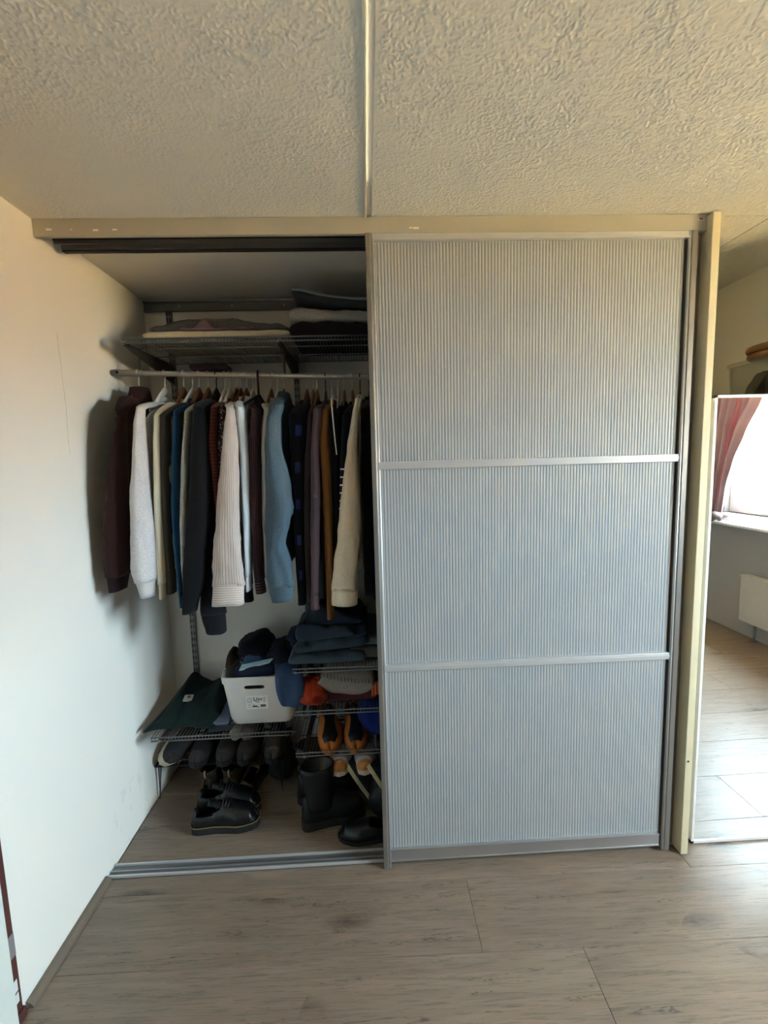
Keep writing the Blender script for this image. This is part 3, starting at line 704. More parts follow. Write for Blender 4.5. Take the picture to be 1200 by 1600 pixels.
# the big black plastic hanger turned towards the room
h = thing('hanger', 'thick black plastic hanger turned outwards, holding the wine striped shirt', 'hanger', (-0.425, RY, rod_z(-0.425)), 'hangers on the closet rod')
zr = rod_z(-0.425)
MB().tube([(-0.425 + 0.001, RY + 0.017, zr - 0.004), (-0.425, RY + 0.012, zr + 0.012), (-0.425, RY, zr + 0.018), (-0.425, RY - 0.012, zr + 0.012), (-0.424, RY - 0.016, zr - 0.005), (-0.424, RY - 0.014, zr - 0.05), (-0.425, RY - 0.010, zr - 0.09)], 0.0042, 8).build('hook', m_black_plastic, h, smooth=True)
MB().tube([(-0.415, RY + 0.19, zr - 0.165), (-0.420, RY + 0.10, zr - 0.115), (-0.425, RY - 0.005, zr - 0.080), (-0.440, RY - 0.10, zr - 0.115), (-0.452, RY - 0.20, zr - 0.150), (-0.455, RY - 0.235, zr - 0.175), (-0.452, RY - 0.245, zr - 0.205), (-0.446, RY - 0.24, zr - 0.235)], [0.006, 0.006, 0.007, 0.0065, 0.006, 0.0058, 0.0055, 0.005], 8).build('shoulders', m_black_plastic, h, smooth=True)
# white hanging strap
sx = -0.110
st = MB().tube([(-0.107, RY - 0.05, 1.765), (-0.112, 1.66, 1.752), (-0.117, 1.615, 1.735), (-0.115, 1.60, 1.70), (-0.109, 1.592, 1.60), (-0.104, 1.59, 1.535)], [0.003, 0.003, 0.003, 0.0028, 0.0024, 0.002], 6).build('loop_strap', m_white_plastic, None, smooth=True)
for o in bpy.data.objects:
    if o.get('label', '').startswith('black strappy top'):
        st.parent = o; st.location = -wloc(o); st['label'] = 'white hanging strap'
# dark grey trousers folded over a low hanger behind the sweaters
g = thing('trousers', 'dark grey trousers hanging low behind the plum sweater', 'trousers', (-0.245, 1.97, 0.83), 'garments hanging on the closet rod')
def trf(dx):
    def fn(z): return (-0.272 + dx, 1.99, 0.026, 0.075)
    return fn
c_trs = cloth('dark_grey_flannel', (62, 62, 64))
for dx in (0.0, 0.054):
    cloth_tube(trf(dx), [1.66 - i * 0.069 for i in range(13)], 16, 3 + dx, 0.06).build('leg', c_trs, g, smooth=True)
cloth_tube(lambda z: (-0.245, 1.99, 0.05, 0.07), [1.70, 1.68, 1.655], 16, 2, 0.05).build('waistband', c_trs, g, smooth=True)

# ------------------------------------------------------------------ folded and crumpled clothes
def slab(x0, x1, y0, y1, z0, h, seed=0, wob=0.15, top=None, e=0.45, nx=34, nc=30, droop=None):
    """a folded garment: soft-edged slab with rounded fold at the front; top(u,v)->extra height"""
    rings = []
    for i in range(nx + 1):
        s = 0.5 - 0.5 * math.cos(PI * i / nx); c = 2 * s - 1
        k = max((1 - min(1, abs(c)) ** 14) ** 0.4, 0.25)
        ring = []
        for j in range(nc):
            a = 2 * PI * j / nc
            cy, cz = sgnpow(math.cos(a), e), sgnpow(math.sin(a), 0.5)
            x = x0 + (x1 - x0) * s
            y = (y0 + y1) / 2 + (y1 - y0) / 2 * cy * (0.93 + 0.07 * k)
            z = z0 + h / 2 + h / 2 * cz * k
            nn = noise.noise((x * 9 + seed, y * 9, seed)) * wob * h + noise.noise((x * 24 + seed, y * 20, seed * 2)) * wob * 0.9 * h
            if cz > -0.2:
                z += nn
                if top: z += top(s, (y - y0) / (y1 - y0)) * max(0, cz + 0.2) / 1.2
            y += 0.012 * noise.noise((x * 6, seed, z * 30)); x += 0.006 * noise.noise((y * 14, seed + 4, z * 20))
            if droop: z += droop(s, (y - y0) / (y1 - y0))
            ring.append((x, y, z))
        rings.append(ring)
    return MB().loft(rings)
def blob(cx, cy, cz, rx, ry, rz, seed=0, amp=0.25, fr=1.6, n=28, m=18, flat=0.0, e=0.8):
    """a crumpled heap of cloth with ridged folds"""
    rings = []
    for i in range(1, m):
        b = PI * i / m - PI / 2
        ring = []
        for j in range(n):
            a = 2 * PI * j / n
            d = Vector((sgnpow(math.cos(a), e) * math.cos(b), sgnpow(math.sin(a), e) * math.cos(b), math.sin(b)))
            r = 1 + amp * (0.6 * noise.noise(d * fr + Vector((seed, 0, 0))) + 0.8 * (0.5 - abs(noise.noise(d * fr * 1.9 + Vector((0, seed, 3))))) )
            z = d.z * r
            if z < -flat: z = -flat + (z + flat) * 0.05
            ring.append((cx + rx * d.x * r, cy + ry * d.y * r, cz + rz * z))
        rings.append(ring)
    return MB().loft(rings)
def one(name, mb, mat, label, cat, group=None, **k):
    o = mb.build(name, mat, None, smooth=True, **k); return tag(o, label, cat, group)

ZT = 1.9925
one('sweater', slab(-0.842, -0.280, 1.775, 2.10, ZT, 0.038, 1, 0.06), cloth('cream_rib_knit', (214, 202, 176), (192, 178, 150), ('stripe', 0.006, 0.35)), 'folded cream ribbed sweater lying on the top shelf, under a mauve shirt', 'sweater', 'folded clothes on the top shelf')
one('shirt', slab(-0.71, -0.43, 1.80, 2.03, ZT + 0.038, 0.014, 4, 0.5, lambda s, v: 0.034 * max(0, math.sin(s * 8 - 1.2 + 2 * v)) ** 2 * (1 - 0.6 * v) + 0.006 * math.sin(s * 23), nx=40), cloth('mauve_cotton', (140, 112, 122)), 'crumpled mauve shirt laid over the cream sweater on the top shelf', 'shirt', 'folded clothes on the top shelf')
one('sweater', slab(-0.85, -0.30, 1.86, 2.14, ZT + 0.044, 0.044, 8, 0.2, lambda s, v: 0.026 * math.sin(PI * min(1, s * 1.1)) ** 1.2), cloth('grey_melange', (118, 113, 106), (98, 94, 90), ('heather', 260, 0.52)), 'grey melange sweater folded behind the mauve shirt on the top shelf', 'sweater', 'folded clothes on the top shelf')
one('cloth', slab(-0.775, -0.605, 2.05, 2.13, 1.935, 0.03, 3, 0.2), cloth('mauve_cotton_low', (112, 90, 98)), 'mauve cloth corner hanging just below the top shelf at the rear wall', 'cloth')
one('sweater', slab(-0.283, 0.10, 1.785, 2.12, ZT, 0.066, 11, 0.12, lambda s, v: 0.01 * math.sin(s * 5)), cloth('dark_aubergine_knit', (40, 28, 32)), 'very dark aubergine sweater folded at the bottom of the right pile on the top shelf', 'sweater', 'folded clothes on the top shelf')
one('sweater', slab(-0.278, 0.10, 1.79, 2.10, ZT + 0.062, 0.046, 14, 0.15, lambda s, v: 0.026 * (1 - s) ** 2), cloth('oat_grey_fleece', (168, 160, 150), (148, 141, 132), ('heather', 220, 0.55)), 'oatmeal grey sweater in the middle of the right pile on the top shelf', 'sweater', 'folded clothes on the top shelf')
jt = one('jeans', slab(-0.268, 0.10, 1.79, 2.08, ZT + 0.118, 0.036, 17, 0.10, None, droop=lambda s, v: 0.042 * (1 - s) ** 1.6 - 0.012 * math.sin(PI * s)), cloth('charcoal_denim', (58, 56, 55)), 'charcoal jeans with a pale hem curling up on top of the right pile', 'jeans', 'folded clothes on the top shelf')
rim = MB(); rr = []
for i in range(19):
    s = i / 18 * 0.85; x = -0.266 + 0.37 * s
    z = ZT + 0.118 + 0.034 + 0.042 * (1 - s) ** 1.6 - 0.012 * math.sin(PI * s) - 0.004
    rr.append((x, 1.790, z - 0.008 * (1 - min(1, i / 2))))
rim.tube(rr, 0.0055, 8).build('hem', cloth('pale_denim_hem', (132, 136, 138)), jt, smooth=True, label='pale hem')

# lower left: green sweater
ZS = 0.3985
g = thing('sweater', 'dark green folded sweater with a small white patch, against the closet wall', 'sweater', (-0.8, 1.95, ZS))
c_green = cloth('bottle_green_fleece', (20, 37, 33))
mb = MB(); rings = []
for i in range(25):
    s = i / 24; c = 2 * s - 1
    ring = []
    for j in range(24):
        a = 2 * PI * j / 24
        cy, cz = sgnpow(math.cos(a), 0.5), sgnpow(math.sin(a), 0.8)
        v = 0.5 + 0.5 * cy                                # 0 front, 1 rear
        half = 0.155 - 0.035 * v
        x = -0.800 + 0.022 * (1 - v) * (-1) + half * c
        y = 1.785 + 0.345 * v - 0.02 * abs(c) ** 2 * (1 - v)
        ridge = 0.050 * math.exp(-((s - 0.20) / 0.09) ** 2) + 0.058 * math.exp(-((s - 0.84) / 0.10) ** 2) - 0.012 * math.exp(-((s - 0.5) / 0.15) ** 2)
        hgt = (0.034 + 0.052 * v ** 0.8 + ridge * v ** 1.5 + 0.026 * noise.noise((s * 5, v * 4, 7.7)) + 0.010 * noise.noise((s * 13 + 2 * v, v * 9, 1.7))) * max(0.25, (1 - abs(c) ** 6) ** 0.4)
        z = ZS + hgt * (0.5 + 0.5 * cz) + 0.008 * noise.noise((x * 14, y * 12, 2)) * (1 if cz > 0 else 0)
        ring.append((x, y, z))
    rings.append(ring)
mb.loft(rings).build('fabric', c_green, g, smooth=True, subsurf=1)
def patch_frame():
    # patch lies on the sloping front of the sweater
    o = Vector((-0.842, 1.935, 0.462)); ux = Vector((1, 0.05, -0.02)).normalized(); uy = Vector((0, 0.93, 0.36)).normalized()
    return o, ux, uy, ux.cross(uy)
o_, ux, uy, un = patch_frame()
def on_patch(x, y, z): return tuple(o_ + ux * x + uy * y + un * z)
pm = MB(); pm.loft([[on_patch(x, y, z) for x, y in ((-0.02, -0.017), (0.02, -0.017), (0.02, 0.017), (-0.02, 0.017))] for z in (-0.004, 0.004)])
pt = pm.build('patch', plain('white_woven_patch', (188, 182, 172), 0.8), g, bevel=0.002, label='white patch with small red emblem')
lm = MB()
leaf = [(0, 0.0), (0.003, -0.003), (0.008, -0.003), (0.006, 0.002), (0.009, 0.007), (0.004, 0.006), (0.0, 0.011), (-0.004, 0.006), (-0.009, 0.007), (-0.006, 0.002), (-0.008, -0.003), (-0.003, -0.003)]
lm.loft([[on_patch(x + 0.003, y + 0.001, z) for x, y in leaf[::-1]] for z in (0.0035, 0.005)]).build('emblem', plain('red_brown_thread', (118, 52, 44), 0.8), pt)
lm = MB()
for k in range(5): lm.loft([[on_patch(x, y, z) for x, y in ((-0.011 + k * 0.0048, -0.011), (-0.0078 + k * 0.0048, -0.011), (-0.0078 + k * 0.0048, -0.0085), (-0.011 + k * 0.0048, -0.0085))] for z in (0.0035, 0.0046)])
lm.build('lettering', plain('grey_thread', (120, 112, 108), 0.8), pt)
one('cloth', slab(-0.735, -0.625, 1.80, 2.00, ZS, 0.026, 21, 0.2), cloth('slate_blue_cotton', (92, 98, 116)), 'slate blue folded cloth tucked between the green sweater and the white basket', 'cloth')
one('cloth', slab(-0.70, -0.60, 1.762, 1.80, ZS, 0.010, 22, 0.2), cloth('dark_slate_cotton', (40, 44, 50)), 'flat dark slate cloth at the shelf edge left of the white basket', 'cloth')

# basket
def rrect(cx, cy, hx, hy, r, z, n=5):
    pts = []
    for qx, qy, a0 in ((1, 1, 0), (-1, 1, 90), (-1, -1, 180), (1, -1, 270)):
        for k in range(n + 1):
            a = math.radians(a0 + 90 * k / n)
            pts.append((cx + qx * (hx - r) + r * math.cos(a), cy + qy * (hy - r) + r * math.sin(a), z))
    return pts
bk = thing('basket', 'white plastic storage basket full of dark clothes with a printed label', 'basket', (-0.485, 1.96, ZS))
BX, BY = -0.484, 1.955
prof = [(0.0, 0.118, 0.136), (0.004, 0.128, 0.146), (0.03, 0.137, 0.153), (0.19, 0.156, 0.166), (0.192, 0.160, 0.170), (0.222, 0.162, 0.172), (0.224, 0.159, 0.169), (0.20, 0.152, 0.162), (0.03, 0.131, 0.147), (0.008, 0.120, 0.137)]
rings = [rrect(BX, BY, hx, hy, 0.035, ZS + z) for z, hx, hy in prof]
m_basket = plain('white_basket_plastic', (204, 202, 202), 0.5, bscale=500, bstr=0.08)
body = MB().loft(rings).build('body', m_basket, bk, smooth=True)
# handle slot cut right through the front wall
cut = MB(); hz = ZS + 0.176
cut.loft([[(BX - 0.018 + 0.042 * sgnpow(math.cos(a), 0.5), y, hz + 0.009 * sgnpow(math.sin(a), 0.6)) for a in [2 * PI * k / 20 for k in range(20)]] for y in (1.74, 1.86)])
co_ = cut.build('cutter', m_basket)
bo = body.modifiers.new('b', 'BOOLEAN'); bo.object = co_; bo.operation = 'DIFFERENCE'; bo.solver = 'EXACT'
bpy.context.view_layer.update()
dg = bpy.context.evaluated_depsgraph_get(); nm_ = bpy.data.meshes.new_from_object(body.evaluated_get(dg))
body.modifiers.clear(); body.data = nm_
bpy.data.objects.remove(co_)
es = body.modifiers.new('es', 'EDGE_SPLIT'); es.split_angle = math.radians(35)
# label on the front
def front_y(z): return BY - (0.153 + (0.166 - 0.153) * (z - 0.03) / 0.16)
lz0, lz1, lx0, lx1 = 0.074, 0.136, BX - 0.058, BX + 0.034
lb = MB(); lb.loft([[(x, front_y(z) - d, ZS + z) for x, z in ((lx0, lz0), (lx1, lz0), (lx1, lz1), (lx0, lz1))] for d in (-0.001, 0.0008)])
lab = lb.build('label', plain('white_label_paper', (232, 232, 230), 0.6), bk)
m_ink = plain('black_ink', (44, 44, 46), 0.7)
def ink(rects):
    mb = MB()
    for x0, x1, z0, z1 in rects:
        mb.loft([[(lx0 + x, front_y(lz0 + z) - d, ZS + lz0 + z) for x, z in ((x0, z0), (x1, z0), (x1, z1), (x0, z1))] for d in (0.0006, 0.0012)])
    return mb
fr_ = [(0.005, 0.026, 0.055, 0.0558), (0.005, 0.026, 0.030, 0.0308), (0.005, 0.0058, 0.030, 0.0558), (0.0252, 0.026, 0.030, 0.0558)]
fr_ += [(0.009, 0.022, 0.034, 0.0352), (0.009, 0.0102, 0.034, 0.043), (0.0208, 0.022, 0.034, 0.043)]
mb = ink(fr_)
for q in (((0.008, 0.043), (0.0155, 0.052)), ((0.0155, 0.052), (0.023, 0.043))):
    (xa, za), (xb, zb) = q
    mb.tube([(lx0 + xa, front_y(lz0 + za) - 0.001, ZS + lz0 + za), (lx0 + xb, front_y(lz0 + zb) - 0.001, ZS + lz0 + zb)], 0.0007, 4)
mb.build('house_icon', m_ink, lab)
rects = [(0.038, 0.060, 0.034, 0.0355), (0.042, 0.056, 0.030, 0.0312), (0.072, 0.084, 0.052, 0.0535), (0.074, 0.084, 0.047, 0.0482), (0.072, 0.082, 0.042, 0.0432), (0.075, 0.084, 0.037, 0.0382), (0.072, 0.080, 0.032, 0.0335),
         (0.006, 0.018, 0.021, 0.0225), (0.014, 0.019, 0.017, 0.0185), (0.007, 0.011, 0.011, 0.0125), (0.014, 0.018, 0.009, 0.0105), (0.029, 0.032, 0.021, 0.024), (0.026, 0.046, 0.010, 0.0165), (0.047, 0.052, 0.008, 0.012)]
ink(rects).build('small_print', m_ink, lab)
ink([(0.060 + k * 0.0023, 0.060 + k * 0.0023 + (0.0014 if k % 3 else 0.0019), 0.009, 0.021) for k in range(10)]).build('barcode', m_ink, lab)
fc = bpy.data.curves.new('word', 'FONT'); fc.body = 'Livv'; fc.size = 0.025; fc.extrude = 0.0004; fc.offset = 0.00015
fo = bpy.data.objects.new('word', fc); C.objects.link(fo); bpy.context.view_layer.update()
dg = bpy.context.evaluated_depsgraph_get(); wm = bpy.data.meshes.new_from_object(fo.evaluated_get(dg)); bpy.data.objects.remove(fo)
wm.materials.clear(); wm.materials.append(m_ink)
wo = bpy.data.objects.new('lettering', wm); C.objects.link(wo); wo.parent = lab
wo.location = Vector((lx0 + 0.031, front_y(lz0 + 0.045) - 0.0012, ZS + lz0 + 0.0395)) - wloc(lab); wo.rotation_euler = (PI / 2 + 0.081, 0, 0)

# clothes in the basket
c_navy = cloth('navy_denim', (34, 44, 68)); c_navy2 = cloth('ink_navy_cotton', (20, 22, 32)); c_midb = cloth('mid_blue_denim', (56, 76, 108))
one('cloth', blob(-0.535, 1.99, 0.655, 0.085, 0.12, 0.075, 3, 0.30, 1.5), c_navy2, 'ink navy garment heaped at the rear of the white basket', 'clothing', 'clothes in the white basket')
one('cloth', blob(-0.40, 1.955, 0.632, 0.078, 0.115, 0.075, 8, 0.32, 1.6), cloth('black_navy_cotton', (26, 28, 40)), 'near black crumpled garment at the right of the white basket', 'clothing', 'clothes in the white basket')
one('cloth', blob(-0.50, 1.87, 0.612, 0.098, 0.058, 0.040, 12, 0.28, 1.8), c_navy, 'navy denim crumpled at the front of the white basket, under a pale strip', 'clothing', 'clothes in the white basket')
one('cloth', blob(-0.525, 1.90, 0.648, 0.055, 0.05, 0.035, 15, 0.3, 1.8), c_midb, 'mid blue denim fold in the middle of the white basket', 'clothing', 'clothes in the white basket')
one('cloth', blob(-0.345, 2.00, 0.69, 0.05, 0.09, 0.055, 19, 0.3, 1.6), c_navy, 'navy garment corner sticking up at the right rear of the white basket', 'clothing', 'clothes in the white basket')
one('cloth', blob(-0.625, 1.915, 0.645, 0.016, 0.075, 0.045, 23, 0.25, 1.4), cloth('dark_brown_cord', (64, 50, 44)), 'dark brown garment against the left rim of the white basket', 'clothing', 'clothes in the white basket')
o = MB().loft([[(x, y, z + d) for x, y, z in ((-0.572, 1.822, 0.632), (-0.445, 1.842, 0.652), (-0.430, 1.86, 0.664), (-0.565, 1.842, 0.648))] for d in (0, 0.006)]).build('cloth', cloth('ice_blue_lining', (168, 206, 222)), None, bevel=0.002)
tag(o, 'ice blue strip of lining showing among the navy clothes in the basket', 'clothing', 'clothes in the white basket')
# denim draped over the basket's front right rim
rings = []; path = [(1.93, 0.62), (1.88, 0.642), (1.82, 0.652), (1.783, 0.640), (1.772, 0.610), (1.768, 0.57), (1.772, 0.53), (1.777, 0.498), (1.780, 0.488)]
for k, (y, z) in enumerate(path):
    ring = []
    cx = -0.368 + 0.004 * k; hw = 0.062 - 0.001 * k
    dy, dz = (path[min(k + 1, 8)][0] - path[max(k - 1, 0)][0], path[min(k + 1, 8)][1] - path[max(k - 1, 0)][1])
    L = math.hypot(dy, dz); ny, nz_ = dz / L, -dy / L
    for j in range(20):
        a = 2 * PI * j / 20
        u = sgnpow(math.cos(a), 0.6); v = math.sin(a) * (0.011 + 0.007 * math.sin(u * 5 + k))
        ring.append((cx + hw * u + 0.004 * math.sin(k * 1.3 + u * 2), y + ny * v, z + nz_ * v))
    rings.append(ring)
one('jeans', MB().loft(rings), c_midb, 'mid blue jeans leg draped over the front right rim of the white basket', 'jeans', 'clothes in the white basket', subsurf=1)

# jeans pile
ZJ = 0.670
one('jeans', slab(-0.352, -0.03, 1.765, 2.08, ZJ, 0.040, 31, 0.25, lambda s, v: 0.008 * s, droop=lambda s, v: 0.0), cloth('grey_blue_denim', (72, 84, 94)), 'grey blue jeans folded at the bottom of the jeans pile', 'jeans', 'folded jeans on the shelf')
one('jeans', slab(-0.325, -0.018, 1.772, 2.09, ZJ + 0.040, 0.046, 33, 0.35, lambda s, v: 0.012 * s, droop=lambda s, v: 0.026 * s), cloth('slate_denim', (58, 70, 82)), 'slate blue jeans in the middle of the jeans pile', 'jeans', 'folded jeans on the shelf')
one('jeans', slab(-0.318, -0.020, 1.775, 2.07, ZJ + 0.088, 0.060, 36, 0.35, lambda s, v: 0.020 * math.sin(4 * s + 0.6), droop=lambda s, v: 0.022 * s), cloth('dark_slate_denim', (48, 59, 72)), 'dark slate jeans with a pocket seam, second from the top of the jeans pile', 'jeans', 'folded jeans on the shelf')
one('jeans', slab(-0.285, -0.035, 1.80, 2.05, ZJ + 0.150, 0.066, 39, 0.45, lambda s, v: 0.020 * math.sin(5 * s)), cloth('ink_denim', (36, 44, 58)), 'ink blue jeans crumpled on top of the jeans pile', 'jeans', 'folded jeans on the shelf')
one('cloth', slab(-0.10, 0.16, 1.80, 2.10, ZJ, 0.050, 41, 0.2), cloth('tan_grey_fleece', (98, 90, 82)), 'tan grey folded cloth right of the jeans pile, at the door edge', 'cloth')
one('sweater', slab(-0.085, 0.18, 1.80, 2.10, ZJ + 0.056, 0.045, 44, 0.2), cloth('steel_grey_knit', (98, 106, 112)), 'steel grey sweater on the tan cloth right of the jeans pile', 'sweater')

# orange knit, maroon cloth and grey felt slipper-like cardigan on the middle shelf
ZM = 0.484
one('scarf', blob(-0.262, 1.83, ZM + 0.045, 0.062, 0.072, 0.055, 51, 0.45, 2.6, 36, 22, 0.6), cloth('burnt_orange_knit', (164, 58, 34)), 'burnt orange knitted scarf crumpled at the left of the middle shelf', 'scarf')
one('cloth', slab(-0.23, 0.02, 1.80, 2.00, ZM, 0.050, 53, 0.35, lambda s, v: 0.02 * (1 - s)), cloth('dark_berry_cotton', (78, 34, 40)), 'dark berry red cloth under the grey felt top on the middle shelf', 'cloth')
gf = thing('cardigan', 'grey felt cardigan with dark blanket stitching folded over the berry cloth', 'cardigan', (-0.1, 1.85, 0.55))
rings = []
for i in range(24):
    s = i / 23
    cx = -0.232 + 0.235 * s; cz = 0.602 - 0.030 * s - 0.012 * math.sin(s * 3)
    hgt = 0.046 * (1 - abs(2 * s - 1) ** 4) ** 0.5 + 0.006; dep = 0.075
    ring = []
    for j in range(20):
        a = 2 * PI * j / 20
        y = 1.862 + dep * sgnpow(math.cos(a), 0.7); z = cz + hgt * sgnpow(math.sin(a), 0.7) - 0.022 * (-(math.cos(a)) if math.cos(a) < 0 else 0)
        ring.append((cx + 0.01 * math.sin(a), y, z + 0.006 * noise.noise((cx * 20, y * 20, 1))))
    rings.append(ring)
c_felt = cloth('grey_felt', (148, 141, 132), (128, 122, 115), ('heather', 200, 0.55))
MB().loft(rings).build('fabric', c_felt, gf, smooth=True)
mb = MB()
for k in range(14):
    s = 0.10 + 0.062 * k; cx = -0.232 + 0.235 * s; cz = 0.602 - 0.030 * s - 0.012 * math.sin(s * 3) + 0.022 - 0.014 * s
    mb.tube([(cx, 1.790, cz + 0.009), (cx + 0.002, 1.783, cz - 0.008)], 0.0014, 5)
mb.build('stitching', plain('dark_yarn', (44, 40, 42), 0.9), gf, kind='stuff')
one('cardigan', slab(-0.20, 0.14, 1.83, 2.08, 0.602, 0.044, 57, 0.25, lambda s, v: 0.006), cloth('warm_grey_felt', (120, 113, 105)), 'warm grey knit folded on top of the stitched cardigan', 'cardigan')
o = MB().loft([[(x, 1.80 + d, z) for x, z in ((-0.012, 0.505), (0.03, 0.520), (0.03, 0.575), (-0.005, 0.560))] for d in (-0.012, 0.012)]).build('cloth', cloth('orange_stripe', (190, 96, 58), (96, 42, 36), ('stripe', 0.012, 0.4)), None, bevel=0.003)
tag(o, 'orange striped cloth edge at the right of the grey felt cardigan', 'cloth')

# ------------------------------------------------------------------ shoes
def shoe(root, L=0.28, W=0.098, sole_h=0.024, heel_h=0.0, mat=None, sole=None, lining=None, collar=0.075, instep=0.088, toe_h=0.048, open0=0.06, open1=0.46, laces=None, welt=None, shaft=0.0, toe_mat=None, ntie=5, lm=None, panel=None, shaft_w=1.0, tongue=True, strip=None):
    """local frame: heel at x=0, toe at x=L, sole on z=0, y across"""
    NS, NA = 30, 25
    def hw(s):
        tabw = [(1.0, 0.02), (0.97, 0.24), (0.9, 0.37), (0.78, 0.47), (0.68, 0.5), (0.5, 0.43), (0.35, 0.385), (0.18, 0.375), (0.08, 0.34), (0.03, 0.26), (0.0, 0.10)]
        return W * interp(tabw, s)[0]
    def ht(s):
        tabh = [(1.0, toe_h * 0.35), (0.96, toe_h * 0.75), (0.88, toe_h), (0.75, toe_h + 0.25 * (instep - toe_h)), (0.6, toe_h + 0.7 * (instep - toe_h)), (0.48, instep), (0.36, collar * 0.95), (0.2, collar * 0.92), (0.06, collar), (0.0, collar * 0.96)]
        return interp(tabh, s)[0]
    def skew(s): return 0.010 * math.sin(s * PI * 0.9)
    zb = sole_h + heel_h * 0
    up_ = MB(); rings = []
    for i in range(NS + 1):
        s = i / NS; ring = []
        for j in range(NA):
            a = PI * j / (NA - 1)                          # 0 right foot edge .. PI left
            y = hw(s) * sgnpow(math.cos(a), 0.75) * (1 - 0.18 * math.sin(a) ** 2) + skew(s)
            z = zb + ht(s) * sgnpow(math.sin(a), 0.62)
            x = L * s + (0.006 * math.sin(a) if s < 0.1 else 0) + (-0.012 * math.sin(a) if s > 0.93 else 0)
            ring.append((x, y, z))
        rings.append(ring)
    vs = [p for r in rings for p in r]; fs = []
    for i in range(NS):
        for j in range(NA - 1):
            s = (i + 0.5) / NS; a = PI * (j + 0.5) / (NA - 1)
            wid = 0.95 if s < open1 - 0.1 else 0.55
            if open0 < s < open1 and math.sin(a) > 1 - wid * 0.42: continue
            fs.append((i * NA + j, i * NA + j + 1, (i + 1) * NA + j + 1, (i + 1) * NA + j))
    up_.add(vs, fs)
    u = up_.build('upper', mat, root, smooth=True)
    sm = u.modifiers.new('s', 'SOLIDIFY'); sm.thickness = 0.0045; sm.offset = -1
    # insole closes the foot from below
    ins = MB(); pts = []
    for i in range(NS + 1): s = i / NS; pts.append((L * s, hw(s) * 0.96 + skew(s)))
    for i in range(NS, -1, -1): s = i / NS; pts.append((L * s, -hw(s) * 0.96 + skew(s)))
    ins.loft([[(x, y, z) for x, y in pts] for z in (sole_h - 0.002, sole_h + 0.004)]).build('insole', lining, root)
    so_ = MB(); rings = []
    for z, k in ((0.0, 0.98), (0.003, 1.03), (sole_h * 0.75, 1.05), (sole_h + 0.004, 1.05)):
        rings.append([(L * 0.5 + (x - L * 0.5) * (1.0 + 0.022 * (k > 1)), y * k, z) for x, y in pts])
    sol = so_.loft(rings).build('sole', sole, root, smooth=False)
    if heel_h:
        pass
    if welt:
        wm_ = MB(); wm_.tube([(L * 0.5 + (x - L * 0.5) * 1.028, y * 1.06, sole_h + 0.003) for x, y in pts + pts[:1]], 0.0026, 5)
        wm_.build('welt', welt, sol, smooth=True)
    if toe_mat:
        tm = MB(); rr = []
        for i in range(9):
            s = 0.925 + 0.075 * i / 8
            rr.append([(L * s * 1.004 + 0.002, hw(s) * 1.04 * sgnpow(math.cos(a), 0.75) * (1 - 0.18 * math.sin(a) ** 2) + skew(s), zb + (ht(s) * 1.04 + 0.001) * sgnpow(math.sin(a), 0.62)) for a in [PI * j / 16 for j in range(17)]])
        tm.loft(rr, closed=False).build('toe_cap', toe_mat, root, smooth=True)
    if panel:
        for sg in (-1, 1):
            pm_ = MB(); rr = []
            for i in range(12):
                s = 0.12 + 0.66 * i / 11
                up2 = 0.9 - 0.5 * abs(math.sin(i * 0.9)) * 0.5
                rr.append([(L * s, sg * hw(s) * 1.035 * sgnpow(math.cos(a), 0.75) * (1 - 0.18 * math.sin(a) ** 2) + skew(s), zb + (ht(s) * 1.03) * sgnpow(math.sin(a), 0.62)) for a in [0.05 + up2 * j / 8 for j in range(9)]])
            pm_.loft(rr, closed=False).build('side_panel', panel, root, smooth=True)
    if strip:
        st_ = MB(); rr = []
        for i in range(14):
            s = open1 - 0.02 + (0.985 - open1) * i / 13; wd = 0.62 - 0.25 * math.sin(PI * min(1, i / 9)) + (0.25 if i > 9 else 0)
            rr.append([(L * s * 1.002, hw(s) * 1.03 * sgnpow(math.cos(a), 0.75) * (1 - 0.18 * math.sin(a) ** 2) + skew(s), zb + 0.0025 + ht(s) * 1.035 * sgnpow(math.sin(a), 0.62)) for a in [PI / 2 - wd + 2 * wd * j / 10 for j in range(11)]])
        st_.loft(rr, closed=False).build('vamp_strip', strip, root, smooth=True, label='black centre strip')
    if tongue:
        tg = MB(); rr = []
        for i in range(8):
            t_s = i / 7; s = open1 + 0.02 - 0.2 * t_s
            z = zb + instep * 0.94 + 0.018 * t_s
            rr.append([(L * s, hw(s) * 0.5 * c + skew(s), z - 0.014 * c * c + d) for c, d in ((-1, -0.002), (-0.5, -0.002), (0, -0.002), (0.5, -0.002), (1, -0.002), (1, 0.003), (0.5, 0.003), (0, 0.003), (-0.5, 0.003), (-1, 0.003))])
        tg.loft(rr).build('tongue', lm or mat, root, smooth=True)
    if laces:
        lc = MB()
        for k in range(ntie):
            s = open1 - 0.06 + 0.045 * k
            zz = zb + ht(s); wq = hw(s) * 0.46
            lc.tube([(L * s, -wq + skew(s), zz * 0.93 + 0.002), (L * s + 0.001, -wq * 0.5 + skew(s), zz + 0.002), (L * s + 0.002, skew(s), zz + 0.006), (L * s + 0.003, wq * 0.5 + skew(s), zz + 0.002), (L * s + 0.004, wq + skew(s), zz * 0.93 + 0.002)], 0.0028, 6)
        s = open1 - 0.06; zz = zb + ht(0.46) + 0.006
        for sg in (-1, 1):
            lc.tube([(L * s, skew(s), zz), (L * s - 0.008, sg * 0.018, zz + 0.012), (L * s + 0.006, sg * 0.03, zz + 0.004), (L * s + 0.012, sg * 0.012, zz + 0.003)], 0.0022, 5)
        lc.build('laces', laces, root, smooth=True)
